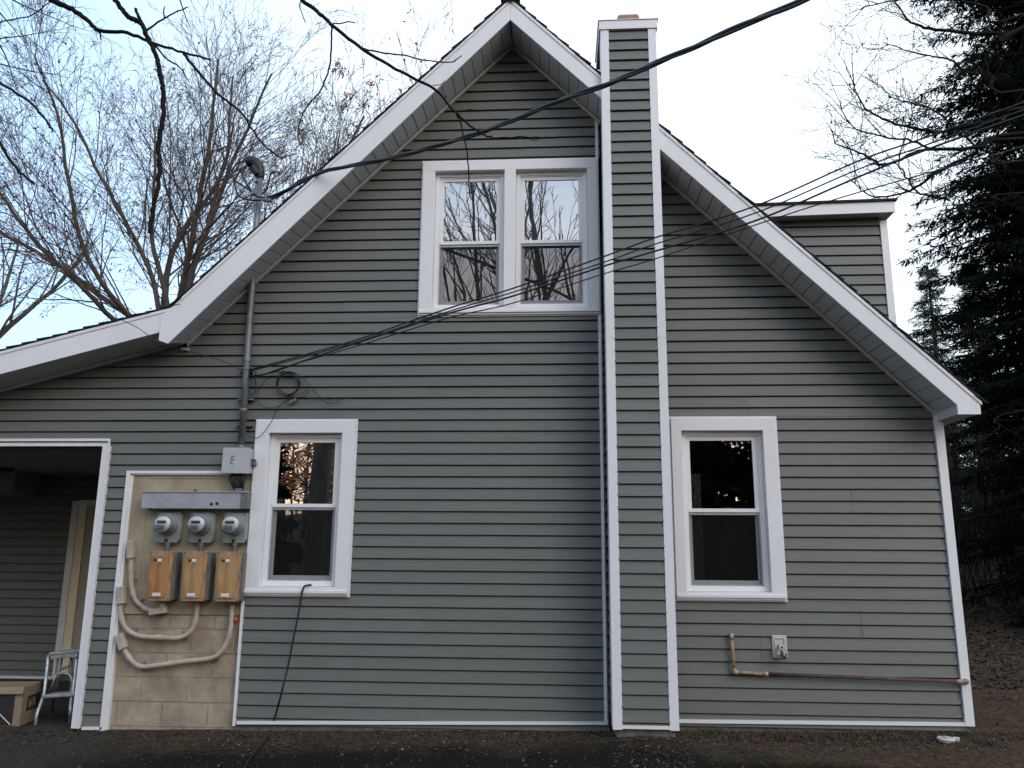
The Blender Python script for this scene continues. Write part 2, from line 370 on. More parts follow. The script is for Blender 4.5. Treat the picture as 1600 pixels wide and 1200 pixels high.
# sheathing behind the siding keeps the walls solid (holes at the windows)
sh = MB()
for x0, x1, z0, z1 in ((-2.735, 3.28, -.3, .93), (-4.14, -3.83, -.3, 1.94), (-4.14, -2.66, 1.94, 2.4), (-2.735, -2.62, .93, 1.94), (-1.93, 1.06, .93, 2.34), (1.78, 3.28, .93, 2.34), (-2.66, 3.28, 2.34, 2.5), (-8, -4.14, 2.17, 2.2),
                       (-2.9, 2.8, 2.5, 3.2), (-2.4, -1.18, 3.2, 4.3), (.285, 2.0, 3.2, 4.2), (-1.18, .285, 3.2, 3.46), (-.9, .1, 4.86, 5.3)):
    sh.box(x0, x1, .02, .085, z0, z1)
sh.build('wall_sheathing', M['dark'], house)
st = MB(); st.box(3.22, 3.29, .10, 8, -.4, 2.55); st.box(-3.3, 3.29, 7.9, 8, -.4, 3.2); st.prism([(-3.3, 3.2), (3.29, 2.5), (XR, 6.1)], 7.9, 8.0)
siding(st, [], 0); st.build('side_wall', M['siding'], house)
# interior shells
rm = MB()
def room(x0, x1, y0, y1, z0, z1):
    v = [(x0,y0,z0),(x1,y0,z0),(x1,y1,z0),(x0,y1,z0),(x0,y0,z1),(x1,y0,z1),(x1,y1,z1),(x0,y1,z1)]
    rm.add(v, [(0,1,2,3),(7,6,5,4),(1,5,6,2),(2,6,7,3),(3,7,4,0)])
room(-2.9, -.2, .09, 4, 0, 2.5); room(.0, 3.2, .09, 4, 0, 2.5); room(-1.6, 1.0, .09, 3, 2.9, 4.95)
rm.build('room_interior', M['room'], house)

# base trim, corner boards, footing
tr = MB()
def tilt(mb, x0, x1, za, zb, h, y0, y1):  # a strip whose ends are at different heights
    mb.add([(x0,y0,za),(x1,y0,zb),(x1,y1,zb),(x0,y1,za),(x0,y0,za+h),(x1,y0,zb+h),(x1,y1,zb+h),(x0,y1,za+h)], [(3,2,1,0),(4,5,6,7),(0,1,5,4),(1,2,6,5),(2,3,7,6),(3,0,4,7)])
tilt(tr, -2.722, .385, -.156, -.103, .024, -.034, .0); tilt(tr, .91, 3.232, -.078, -.060, .026, -.034, 0); tilt(tr, -4.062, -3.888, -.226, -.222, .024, -.034, 0)
tr.build('base_trim', M['white'], house)
cb_ = MB(); cb_.add([(3.232,-.036,-.06),(3.304,-.036,-.06),(3.304,.075,-.06),(3.292,.075,-.06),(3.292,0,-.06),(3.232,0,-.06)]+[(3.232,-.036,2.51),(3.304,-.036,2.51),(3.304,.075,2.51),(3.292,.075,2.51),(3.292,0,2.51),(3.232,0,2.51)], [(5,4,3,2,1,0),(6,7,8,9,10,11)]+[(i, (i+1) % 6, (i+1) % 6+6, i+6) for i in range(6)])
cb_.build('corner_board', M['white'], house); cb_ = MB()
cb_.box(.358, .384, -.028, 0, -.1, 5.33); cb_.build('corner_board', M['white'], house)
ft = MB(); tilt(ft, -2.74, .39, -.5, -.5, .345, .0, .02); tilt(ft, .9, 3.29, -.5, -.5, .42, .0, .02); tilt(ft, -4.12, -3.86, -.5, -.5, .28, .0, .02)
ft.build('footing', M['conc'], house)

# white surround of the meter recess
pt = MB()
pt.box(-3.905, -3.868, -.034, .03, -.25, 1.973); pt.box(-3.868, -3.846, -.020, .03, -.25, 1.935)
pt.box(-3.868, -2.76, -.034, .03, 1.947, 1.973); pt.box(-3.846, -2.76, -.022, .03, 1.935, 1.947)
pt.box(-2.757, -2.735, -.034, .03, -.17, .895)
pt.build('recess_trim', M['white'], house, bevel=.002)
bw = MB(); bw.box(-3.86, -2.72, .018, .12, -.4, 1.95); bw.build('block_wall', M['block'], house)
pb = MB(); pb.box(-3.846, -2.757, .002, .018, .725, 1.935); pb.box(-3.70, -2.757, -.004, .002, 1.905, 1.930); pb.box(-3.846, -3.70, -.003, .002, .98, 1.935)
pb.build('backing_board', M['board'], house, bevel=.002)

# ---- windows
def window(outer, opens, mids, shades=None, name_label=None):
    x0, x1, z0, z1 = outer
    c = MB()
    def casing(ya, yb):
        ox = [o[0] for o in opens]+[0]; zb, zt = opens[0][2], opens[0][3]
        c.box(x0, x1, ya, yb, zt, z1); c.box(x0, x1, ya, yb, z0, zb)
        c.box(x0, opens[0][0], ya, yb, zb, zt); c.box(opens[-1][1], x1, ya, yb, zb, zt)
        for a, b in zip(opens, opens[1:]): c.box(a[1], b[0], ya, yb, zb, zt)
    casing(-.046, .10)
    w = c.build('window', M['white'], house, bevel=.002, label=name_label)
    j = MB(); j.ring(x0-.013, x1+.013, z0-.013, z1+.013, .0125, -.030, .0)
    j.box(x0, x1, -.060, -.0465, z0+.018, z0+.044); j.build('frame', M['white'], w, bevel=.002)
    for (a, b, zb, zt), mz in zip(opens, mids):
        f = MB(); f.ring(a+.002, b-.002, zb+.002, zt-.002, .034, .016, .085); f.ring(a+.036, b-.036, zb+.036, zt-.036, .010, .026, .085); f.build('frame', M['vinyl'], w, bevel=.0015)
        s1 = MB(); s1.ring(a+.046, b-.046, mz-.015, zt-.046, .034, .034, .056, wb=.030); s1.box(a+.040, b-.040, .026, .034, mz-.014, mz+.018); s1.build('sash', M['vinyl'], w, bevel=.002)
        s2 = MB(); s2.ring(a+.046, b-.046, zb+.046, mz+.012, .034, .060, .080, wb=.045)
        xm = (a+b)/2; s2.box(xm+.02, xm+.07, .050, .072, mz+.0185, mz+.030); s2.build('sash', M['vinyl'], w, bevel=.002)
        p = MB(); p.add([(a+.07, .046, mz+.01), (b-.07, .046, mz+.01), (b-.07, .046, zt-.07), (a+.07, .046, zt-.07)], [(0,1,2,3)]); p.build('pane', M['glass'], w)
        p = MB(); p.add([(a+.07, .070, zb+.07), (b-.07, .070, zb+.07), (b-.07, .070, mz), (a+.07, .070, mz)], [(0,1,2,3)]); p.build('pane', M['glass'], w)
        sf = MB(); sf.ring(a+.040, b-.040, zb+.040, mz-.018, .018, .036, .046); sf.build('screen_frame', M['metal'], w)
        sc = MB(); sc.add([(a+.05, .041, zb+.05), (b-.05, .041, zb+.05), (b-.05, .041, mz-.02), (a+.05, .041, mz-.02)], [(0,1,2,3)]); sc.build('screen', M['screen'], w)
        if shades == 'blind':
            bl = MB(); z = zb+.05
            while z < zt-.04: bl.obox((xm, .125, z), ((b-a)/2-.05, 0, 0), (0, .0035, .0092), (0, .0007, -.0003)); z += .0195
            bl.build('blind', M['blind'], w)
    return w
UO = [(-1.17, -.505, 3.475, 4.838), (-.398, .273, 3.475, 4.838)]
window((-1.287, .372, 3.403, 4.937), UO, [4.13, 4.13], 'blind', 'paired upper window with white blinds behind the glass')
w1 = window((-2.733, -1.823, .898, 2.428), [(-2.612, -1.942, .972, 2.315)], [1.668], None, 'lower window beside the electric meters')
cu = MB()
for i in range(5):
    x = -2.10+i*.035
    cu.tube([(x, .16, 2.28), (x+.01*math.sin(i), .165, 1.7), (x-.012, .17, 1.35), (x-.02+.02*i, .17, .98)], [.022, .022, .018, .026], 8)
cu.build('curtain', M['curtain'], w1, smooth=True)
w2 = window((.978, 1.882, .898, 2.442), [(1.066, 1.768, .962, 2.330)], [1.640], None, 'lower window right of the chimney')
cu = MB()
for i in range(4): cu.tube([(1.13+i*.035, .16, 1.97), (1.13+i*.034, .165, 1.7), (1.13+i*.036, .17, 1.0)], [.02, .019, .022], 8)
cu.build('curtain', mat('pale_green_curtain', (.55, .58, .47), .9, var=.3, scale=30), w2, smooth=True)

# ---- chimney (sided chase with flue)
CY = -.46
ch = MB(); ch.box(.42, .885, CY+.03, .02, -.04, 5.99); ch.box(.42, .885, .02, .15, 4.6, 5.99)
chim = ch.build('chimney', M['siding'], house)
cs = MB(); siding(cs, [(-.025, 5.99, .470, .838)], y=CY+.018, z_off=.0035); cs.build('siding', M['siding'], chim)
for xs_, sg in ((.412, -1), (.893, 1)):   # courses wrapping round the two sides of the chase
    cs = MB()
    for k in range(60):
        z = .0035+k*E_; ya, yb = CY+.16, (0.0 if z < ZA-abs(xs_-XR)-.05 else .15)
        cs.add([(xs_+sg*.010, ya, z), (xs_+sg*.010, yb, z), (xs_-sg*.002, yb, z+E_), (xs_-sg*.002, ya, z+E_)], [(0,1,2,3)])
    cs.build('side_siding', M['siding'], chim)
for x0, x1, zt in ((.400, .474, 6.0), (.834, .906, 6.0)):
    c = MB(); c.box(x0, x1, CY, CY+.03, -.052, 3.06); c.box(x0, x1, CY-.0012, CY+.03, 3.0612, zt)
    xo = x0 if x0 < .5 else x1-.012
    c.box(xo, xo+.012, CY+.03, CY+.17, -.052, zt); c.build('corner_board', M['white'], chim)
c = MB(); c.box(.474, .834, CY+.002, CY+.03, -.045, -.020); c.build('base_trim', M['white'], chim)
c = MB(); c.box(.386, .388+.532, CY-.012, .165, 6.0, 6.088); c.box(.376, .93, CY-.020, .175, 6.088, 6.096); c.build('cap', M['white'], chim, bevel=.002)
c = MB(); c.box(.565, .775, -.36, -.14, 6.09, 6.245); c.ring(.553, .787, -1, -1, 0, 0, 0) if False else None
c.build('flue', M['terracotta'], chim, bevel=.03)
c = MB(); tilt(c, .43, .878, -.5, -.5, .455, CY+.034, .0); c.build('footing', M['conc'], chim)

# ---- main roof
OV = -.40
def chev(off): return lambda x: off-abs(x-XR)
roof = MB()
zb_, zt_ = 6.175, 6.400
for sgn, xe in ((-1, -3.50), (1, 3.44)):
    a = [(XR, OV+.02, zt_), (xe, OV+.02, zt_-abs(xe-XR)), (xe, 8, zt_-abs(xe-XR)), (XR, 8, zt_)]
    roof.add(a + [(x, y, z-.03) for x, y, z in a], [(0,1,2,3), (7,6,5,4), (0,4,5,1), (1,5,6,2), (2,6,7,3)])
rf = roof.build('roof', M['dark'], house)
sg_ = MB(); rn = random.Random(5)
def shingles(mb, x0, z0, x1, z1, y0, y1, t=.012):
    """Laid courses of shingles stepping down a slope, ragged at the rake edge."""
    d = Vector((x1-x0, 0, z1-z0)); Ln = d.length; d.normalize(); n = Vector((-d.z, 0, d.x)); n = n if n.z > 0 else -n
    s = 0
    while s < Ln:
        e = min(s+.16, Ln+.02); p0 = Vector((x0, 0, z0))+d*s; p1 = Vector((x0, 0, z0))+d*(e+.02)
        ya = y0-rn.uniform(.008, .022); th = t+rn.uniform(0, .005)-.004
        c = [p0+n*.001, p1+n*(.001+.012), p1+n*(th+.014), p0+n*(.008)]
        mb.add([(q.x, ya, q.z) for q in c]+[(q.x, y1, q.z) for q in c], [(0,1,2,3),(7,6,5,4),(0,4,5,1),(1,5,6,2),(2,6,7,3),(3,7,4,0)])
        s += .143
for sgn, xe in ((-1, -3.42), (1, 3.455)):
    shingles(sg_, XR, zt_+.006, xe, zt_+.006-abs(xe-XR), OV, 8)
sg_.box(XR-.09, XR+.09, OV-.03, 8, zt_-.03, zt_+.028)
sg_.build('shingles', M['shingle'], rf)
# rake fascia (one white board each side, mitred at the ridge)
XEr, XEl = 3.44, -3.535
fs = MB(); B = chev(6.182); T = chev(6.402)
fs.prism([(XR+.0008, B(XR)), (3.258, B(3.258)), (3.258, 2.405), (XEr, 2.405), (XEr, T(XEr)), (XR+.0008, T(XR))], OV, OV+.02)
fs.build('fascia', M['white'], house, bevel=.0015)
fs = MB(); fs.prism([(XR-.0008, T(XR)), (XEl, T(XEl)), (XEl, 3.090), (-3.449, 3.058), (XR-.0008, B(XR))], OV, OV+.02)
fs.build('fascia', M['white'], house, bevel=.0015)
de = MB(); T2 = chev(6.404); T1 = chev(6.372)
de.prism([(XR, T1(XR)), (XEr+.012, T1(XEr+.012)), (XEr+.012, T2(XEr+.012)), (XR, T2(XR))], OV-.008, OV-.001)
de.prism([(XR, T2(XR)), (-3.36, T2(-3.36)), (-3.36, T1(-3.36)), (XR, T1(XR))], OV-.008, OV-.001)
de.build('drip_edge', M['white'], rf)
# soffit panels with V grooves
def soffit(mb, x0, z0, x1, z1, y0, y1, w=.128, gap=.008, drop=0.0):
    d = Vector((x1-x0, 0, z1-z0)); Ln = d.length; d.normalize(); n = Vector((-d.z, 0, d.x)); n = n if n.z > 0 else -n; P = Vector((x0, 0, z0)); s = 0
    while s < Ln-.001:
        e = min(s+w, Ln)
        pts = [P+d*s+n*.018, P+d*(s+gap), P+d*(e-gap*.3), P+d*e+n*.018]
        mb.add([(q.x, y, q.z-(drop*s/Ln if y == y0 else 0)) for q in pts for y in (y0, y1)], [(0,1,3,2),(2,3,5,4),(4,5,7,6)]); s += w
so = MB(); S = 6.185
soffit(so, XR, S, 3.26, S-3.70, OV+.02, -.0)
soffit(so, XR, S, -3.46, S-3.02, OV+.02, -.0, drop=.100)
so.build('soffit', M['soffit'], house)
eb = MB(); eb.box(3.262, 3.43, OV+.02, 8, 2.41, 2.50); eb.box(3.262, 3.43, OV+.021, 8, 2.50, 2.53); eb.build('eave_box', M['soffit'], house)
gt = MB()                                   # channel where soffit meets the wall
for sgn, xe in ((-1, -3.45), (1, 3.25)):
    d = abs(xe-XR); z0_ = 6.172
    gt.prism([(XR, z0_-.034), (xe, z0_-.034-d), (xe, z0_-d), (XR, z0_)] if sgn < 0 else [(XR, z0_), (xe, z0_-d), (xe, z0_-.034-d), (XR, z0_-.034)], -.040, -.012)
gt.box(-3.50, -3.43, -.05, -.0, 3.085, 3.112)
gt.build('soffit_channel', mat('pale_grey_channel', (.42, .42, .415), .5, var=.03), house)

# ---- lower roof over the porch
lz = lambda x: 3.168+.262*(x+3.54)
lt = lambda x: 3.408+.255*(x+3.40)
l = MB(); l.prism([(-3.49, lz(-3.49)), (-3.36, lt(-3.36)), (-9, lt(-9)), (-9, lz(-9))], OV+.014, OV+.03); l.build('fascia', M['white'], house)
l = MB(); l.prism([(-3.40, lt(-3.40)-.03), (-3.40, lt(-3.40)-.002), (-9, lt(-9)-.002), (-9, lt(-9)-.03)], OV+.007, OV+.0135); l.build('drip_edge', M['white'], rf)
l = MB(); l.add([(-9, OV+.03, lz(-9)+.003), (-3.40, OV+.03, lz(-3.40)+.003), (-3.40, .05, lz(-3.40)+.003), (-9, .05, lz(-9)+.003)], [(0,1,2,3)]); l.build('soffit', M['soffit'], house)
l = MB(); l.prism([(-3.5, lz(-3.5)-.03), (-3.5, lz(-3.5)), (-9, lz(-9)), (-9, lz(-9)-.03)], -.036, -.012); l.build('soffit_channel', M['soffit'], house)
l = MB(); a = [(-9, OV+.03, lt(-9)-.01), (-3.42, OV+.03, lt(-3.42)-.01), (-3.42, 8, lt(-3.42)-.01), (-9, 8, lt(-9)-.01)]
l.add(a+[(x, y, z-.03) for x, y, z in a], [(0,1,2,3), (7,6,5,4), (0,4,5,1), (1,5,6,2), (2,6,7,3), (3,7,4,0)]); l.build('roof', M['dark'], house)
l = MB(); shingles(l, -3.37, lt(-3.37)+.002, -9, lt(-9)+.002, OV+.014, 8); l.build('shingles', M['shingle'], rf)

# ---- shed dormer on the right slope
DY = .55
dm = MB(); siding(dm, [(2.6, 4.60, lambda z: max(.9, gR(z)-.25), 3.165)], y=DY, z_off=.086); dorm = dm.build('dormer', M['siding'], house)
d = MB(); d.box(3.163, 3.232, DY-.024, DY+.02, 2.75, 4.50); d.box(3.220, 3.232, DY+.02, DY+.08, 2.75, 4.50); d.build('corner_board', M['white'], dorm)
d = MB(); d.box(3.15, 3.226, DY+.02, 6, 2.7, 4.52); d.box(1.2, 3.2, 5.9, 6, 3, 4.5); d.build('side_wall', M['siding'], dorm)
dz = lambda x: 4.475+.012*(x-3.27)
DF = DY-.15
def dpt(px, py, y): return at(px, py, y)
zt_r, zt_l = at(1398, 312, DF).z, at(1205, 319, DF).z; zb_r, zb_l = at(1398, 331, DF).z, at(1212, 338, DF).z; xr_ = at(1398.5, 320, DF).x
def ln(xa, za, xb, zb): return lambda x: za+(zb-za)*(x-xa)/(xb-xa)
tpf = ln(at(1205, 319, DF).x, zt_l, xr_, zt_r); btf = ln(at(1212, 338, DF).x, zb_l, xr_, zb_r)
d = MB(); d.prism([(1.0, btf(1.0)), (xr_, btf(xr_)), (xr_, tpf(xr_)-.012), (1.0, tpf(1.0)-.012)], DF, DF+.02); d.build('fascia', M['white'], dorm, bevel=.0015)
d = MB(); d.add([(.9, DF-.02, tpf(.9)-.012), (xr_+.02, DF-.02, tpf(xr_)-.012), (xr_+.02, 6, tpf(xr_)-.012), (.9, 6, tpf(.9)-.012), (.9, DF-.02, tpf(.9)+.010), (xr_+.02, DF-.02, tpf(xr_)+.010), (xr_+.02, 6, tpf(xr_)+.010), (.9, 6, tpf(.9)+.010)], [(3,2,1,0),(4,5,6,7),(0,1,5,4),(1,2,6,5),(2,3,7,6),(3,0,4,7)])
d.build('roof', M['shingle'], dorm)
d = MB(); x = 1.0
while x < xr_-.01:
    x2 = min(x+.125, xr_); d.add([(x, DF+.02, btf(x)+.014), (x+.004, DF+.02, btf(x)+.006), (x2-.004, DF+.02, btf(x2)+.006), (x2, DF+.02, btf(x2)+.014), (x, DY+.1, btf(x)+.014), (x+.004, DY+.1, btf(x)+.006), (x2-.004, DY+.1, btf(x2)+.006), (x2, DY+.1, btf(x2)+.014)], [(0,1,5,4),(1,2,6,5),(2,3,7,6)]); x = x2
d.build('soffit', M['soffit'], dorm)

# ---- recessed porch on the left
PY = 2.5
p = MB()
p.box(-4.152, -4.080, -.040, .14, -.215, 2.196); p.box(-4.098, -4.080, -.050, -.0405, -.215, 2.262); p.box(-9, -4.098, -.034, .14, 2.196, 2.226); p.box(-9, -4.098, -.050, .14, 2.240, 2.264)
p.box(-9, -4.098, -.020, .12, 2.226, 2.240); p.build('porch_trim', M['white'], house, bevel=.002)
p = MB(); p.box(-9, -4.10, .14, PY+.02, 2.175, 2.24); p.build('porch_ceiling', M['ceil'], house)
p = MB(); siding(p, [(-.20, 2.176, -9, -5.87)], y=PY, z_off=-.012+E_*.0); siding(p, [(1.83, 2.176, -5.87, -4.1)], y=PY, z_off=-.012)
p.box(-9, -4.1, PY+.02, PY+.05, -.3, 2.2); p.build('porch_wall', M['siding'], house)
p = MB(); p.box(-4.152, -4.10, .14, PY+.02, -.3, 2.174); p.build('porch_side_wall', M['siding'], house)
p = MB(); p.box(-9, -5.90, PY-.03, PY, -.215, -.185); p.build('base_trim', M['white'], house)
p = MB(); p.box(-5.80, -4.9, PY-.012, PY+.018, -.15, 1.80); dr = p.build('door', M['door'], house)
p = MB(); da, db_, dc_ = at(105, 878, PY).x, at(115, 878, PY).x, at(128, 878, PY).x
p.box(da, db_, PY-.035, PY+.018, -.2, 1.85); p.box(db_, -4.75, PY-.035, PY+.018, 1.80, 1.86); p.build('door_frame', mat('grey_door_frame', (.72, .72, .70), .5, var=.05), dr)
p = MB(); p.box(db_, dc_, PY-.025, PY+.018, -.15, 1.80); p.build('jamb', M['cream'], dr)
p = MB(); p.box(-9, -6.38, PY-.5, PY, 1.90, 2.174); p.build('bulkhead', M['ceil'], house, bevel=.004)
p = MB(); q = at(0, 742, 1.7); p.tube([(q.x-.02, 1.7, 2.174), (q.x-.02, 1.7, 2.135)], [.16, .13], 20); p.build('porch_lamp', M['dark'], house, smooth=False)

# ------------------------------------------------------------------ electric gear
ww = empty('wireway', (-3.2, 0, 1.63), 'long pale grey metal trough above the three meters', 'wireway')
b = MB(); b.box(-3.692, -2.80, -.12, -.0, 1.632, 1.772); b.build('body', M['metal'], ww, bevel=.003)
b = MB(); b.box(-3.699, -2.728, -.128, -.0, 1.7722, 1.782); b.build('lid', M['metal'], ww, bevel=.002)
b = MB(); b.box(-2.799, -2.731, -.119, -.0, 1.633, 1.7718); b.build('end_section', M['galv'], ww, bevel=.002)
b = MB()
for x in (-3.6, -3.38, -3.1, -2.88): b.tube([(x, -.122, 1.634), (x, -.122, 1.622)], .008, 8)
for x, z in ((-3.055, 1.672), (-3.005, 1.677)): b.tube([(x, -.1195, z), (x, -.1235, z)], .014, 12)
b.tube([(-3.24, -.06, 1.79), (-3.235, -.06, 1.797)], .02, 10); b.build_each('screw', M['dark'], ww)

def meter(cx, cz, label):
    t = empty('electric_meter', (cx, 0, cz), label, 'electric meter', 'electric meters in a row under the trough')
    b = MB(); b.box(cx-.118, cx+.118, -.055, .001, cz-.130, cz+.130); b.build('base_plate', M['meterp'], t, bevel=.028)
    b = MB(); b.box(cx-.10, cx+.10, -.068, -.0555, cz-.135, cz+.128); b.build('cover', M['meterp'], t, bevel=.006)
    zc = cz+.020
    b = MB(); b.tube([(cx, -.066, zc), (cx, -.092, zc)], [.094, .090], 36); b.tube([(cx, -.092, zc), (cx, -.150, zc)], [.082, .080], 36); b.build('socket_ring', M['meterp'], t, smooth=False)
    b = MB(); b.tube([(cx, -.1503, zc), (cx, -.176, zc)], [.072, .070], 32); b.build('dial_face', M['face'], t)
    b = MB(); b.box(cx-.042, cx+.038, -.1785, -.1762, zc+.008, zc+.034); b.build('display', M['dark'], t)
    b = MB(); b.box(cx-.050, cx+.022, -.178, -.1762, zc-.046, zc-.006); b.build('sticker', M['blue'], t)
    b = MB(); b.tube([(cx, -.152, zc), (cx, -.186, zc), (cx, -.194, zc), (cx, -.197, zc)], [.0795, .0775, .062, .001], 32, cap=False); b.build('glass_dome', M['mglass'], t, smooth=True)
    b = MB(); b.tube([(cx+.01, -.045, cz-.13), (cx+.01, -.045, cz-.158)], .028, 12); b.tube([(cx+.01, -.045, cz-.158), (cx+.01, -.045, cz-.225)], .020, 12); b.build_each('conduit_nipple', M['galv'], t)
    b = MB()
    for sx in (-.085, .085): b.tube([(cx+sx, -.068, cz+.112), (cx+sx, -.0715, cz+.112)], .006, 8)
    b.build_each('screw', M['dark'], t)
    b = MB(); b.box(cx-.012, cx+.012, -.076, -.0685, cz-.128, cz-.10); b.build('seal', M['dark'], t)
    return t
def dup(src, d, label):
    r = src.copy(); col.objects.link(r); r.location = src.location+Vector(d); r['label'] = label
    for c in list(src.children):
        k = c.copy(); col.objects.link(k); k.parent = r
        for g_ in c.children: h = g_.copy(); col.objects.link(h); h.parent = k
    return r
m0 = meter(-3.460, 1.472, 'round glass electric meter on the left under the grey trough, farthest from the window')
dup(m0, (.303, 0, 0), 'round glass electric meter in the middle of the three')
dup(m0, (.606, 0, 0), 'round glass electric meter on the right, nearest the window')

def breaker(x0, label, door_mat, lab2):
    t = empty('breaker_box', (x0+.11, 0, .85), label, 'breaker box', 'tan breaker boxes below the meters')
    b = MB(); b.box(x0+.004, x0+.222, -.105, .001, .852, 1.256); b.build('body', M['galv'], t, bevel=.003)
    b = MB(); b.box(x0-.008, x0+.205, -.138, -.1055, .845, 1.264); cv = b.build('cover', M['tanbox'], t, bevel=.004)
    b = MB(); b.box(x0+.012, x0+.172, -.146, -.1385, .872, 1.222); b.build('door', door_mat, t, bevel=.003)
    b = MB(); b.box(x0+.074, x0+.112, -.1478, -.1463, 1.176, 1.200); b.box(x0+.058, x0+.128, -.1478, -.1463, .888, .914); b.build_each('sticker', M['label'], t)
    b = MB(); b.box(x0+.044, x0+.072, -.1476, -.1463, 1.178, 1.198); b.build('emblem', M['dark'], t)
    b = MB()
    for sx, z in ((.0, .858), (.0, 1.25), (.195, .858), (.195, 1.25)): b.tube([(x0+sx+.001, -.138, z), (x0+sx+.001, -.1415, z)], .005, 8)
    b.build_each('screw', M['dark'], t)
    b = MB()
    for z in (.95, 1.15): b.tube([(x0+.214, -.12, z-.02), (x0+.214, -.12, z+.02)], .006, 8)
    b.box(x0+.196, x0+.203, -.144, -.1385, 1.03, 1.08); b.build_each('hinge', M['galv'], t)
    return t
breaker(-3.556, 'rusty orange fronted breaker box, leftmost of the three', M['oran'], 0)
breaker(-3.250, 'tan fronted breaker box between the other two', M['oran2'], 0)
breaker(-2.952, 'tan fronted breaker box next to the white window casing', M['oran2'], 0)

jb = empty('junction_box', (-2.86, 0, 1.94), 'square light grey junction box with a black scrawl at the foot of the mast', 'junction box')
b = MB(); b.box(-2.972, -2.742, -.125, -.02, 1.945, 2.160); b.build('body', M['jbox'], jb, bevel=.006)
b = MB(); b.box(-2.980, -2.736, -.150, -.1255, 1.938, 2.167); b.build('cover', M['jbox'], jb, bevel=.005)
b = MB(); zz = 2.05; xx = -2.885
b.tube(smooth_path([(xx+.016, -.152, zz+.042), (xx-.006, -.152, zz+.036), (xx-.010, -.152, zz+.018), (xx+.010, -.152, zz+.010), (xx-.014, -.152, zz+.000), (xx-.012, -.152, zz-.022), (xx+.012, -.152, zz-.028)], 5), .0022, 5)
b.build('marking', M['rubber'], jb)
b = MB(); b.box(-2.738, -2.700, -.09, -.05, 2.02, 2.045); b.box(-2.738, -2.71, -.095, -.045, 2.06, 2.075); b.build_each('latch', M['galv'], jb)
b = MB()
for dx, r in ((-.045, .012), (-.02, .016), (.01, .013), (.035, .015)):
    b.tube(smooth_path([(-2.85+dx, -.09, 1.945), (-2.85+dx*1.5, -.10, 1.90), (-2.84+dx*1.1, -.09, 1.84), (-2.835+dx*.6, -.07, 1.782)], 5), r, 8)
b.build_each('cable_tail', M['rubber'], jb)
b = MB(); b.tube([(-2.835, -.07, 1.782), (-2.835, -.07, 1.812)], .042, 16); b.build('hub', M['galv'], jb)

# service mast with weatherhead
ms = empty('service_mast', (-2.845, -.08, 2.165), 'tall galvanized service mast with a black weatherhead standing through the roof', 'service mast')
top = at(406.5, 276, -.08)
b = MB(); b.tube([(-2.844, -.08, 2.165), (-2.851, -.08, 2.95), (-2.858, -.08, 3.6), (-2.862, -.08, 4.2), top], .031, 16); b.build('pipe', M['galv'], ms, smooth=True)
b = MB()
for z, r in ((2.185, .040), (2.52, .036), (2.90, .037), (2.98, .037)): b.tube([(-2.848, -.08, z-.012), (-2.848, -.08, z+.012)], r, 14)
b.build_each('coupling', M['galv'], ms)
b = MB()
for z in (2.38, 2.62, 2.88): b.box(-2.925, -2.775, -.060, -.012, z-.007, z+.007)
b.tube([(-2.93, -.1, 2.90), (-2.78, -.1, 2.90)], .008, 8); b.tube([(-2.78, -.1, 2.90), (-2.765, -.1, 2.84)], .012, 8)
b.build_each('clamp', M['galv'], ms)
b = MB(); hp = [at(x, y, -.08) for x, y in ((406.5, 279), (406, 268), (402.5, 258), (394, 252), (386, 254))]
b.tube(smooth_path(hp, 5), [.036+.018*math.sin(min(1, i/12)*1.5) for i in range(21)], 18); wh = b.build('weatherhead', mat('dark_cast_metal', (.02, .02, .021), .45, var=.3, scale=20, metal=.3), ms, smooth=True)
b = MB(); q = hp[-1]; b.tube([q+Vector((-.002, 0, 0)), q+Vector((-.012, 0, -.006))], .047, 16); b.tube([at(396, 262, -.10), at(403, 273, -.10)], [.045, .035], 12); b.build('insert', M['rubber'], wh)
b = MB(); q = at(404, 283, -.08); b.tube([q, q-Vector((0, 0, .02))], .037, 14); b.build('collar', M['galv'], ms)

# service drop: twisted triplex and the drip loops
sdp = empty('service_drop', tuple(at(418, 311, -.1)), 'thick twisted black power cable from the weatherhead crossing the gable to the sky', 'power cable')
pp = [(415, 311, -.10), (432, 305, -.16), (465, 288, -.30), (500, 270, -.45), (560, 257, -.70), (613, 246, -.9), (683, 228, -1.2), (753, 206, -1.5), (833, 175, -1.85), (890, 152, -2.1), (950, 131, -2.35), (1017, 102, -2.65), (1090, 72, -2.95), (1163, 38, -3.25), (1215, 17, -3.45), (1253, 0, -3.6), (1330, -38, -3.9), (1500, -130, -4.5)]
cp = smooth_path([at(*q) for q in pp], 14)
for k in range(3):
    pts = []; s = 0
    for i, c in enumerate(cp):
        if i: s += (cp[i]-cp[i-1]).length
        ph = s*5.2+k*2.094; off = .0105*(1 if k else .8)
        pts.append(c+Vector((0, math.cos(ph)*off, math.sin(ph)*off)))
    b = MB(); b.tube(pts, .0105 if k else .008, 7); b.build('strand', M['rubber'], sdp, smooth=True)
def ptube(mb, pts, r, Y, k=6, n=7): return mb.tube(smooth_path([at(p[0], p[1], p[2] if len(p) > 2 else Y) for p in pts], k), r, n)
for pts in ([(384, 251), (370, 256), (363, 268), (366, 281), (376, 288), (388, 296), (397, 305)], [(386, 258), (374, 268), (367, 285), (371, 302), (382, 311), (398, 313), (418, 312)], [(384, 262), (379, 272), (384, 285), (393, 298), (402, 307), (420, 309)],
            [(423, 270), (420, 284), (416, 296), (409, 303)], [(415, 311), (432, 309), (448, 297), (470, 281), (500, 271)]):
    b = MB(); ptube(b, pts, .0085, -.17); b.build('loop', M['rubber'], sdp, smooth=True)
b = MB()
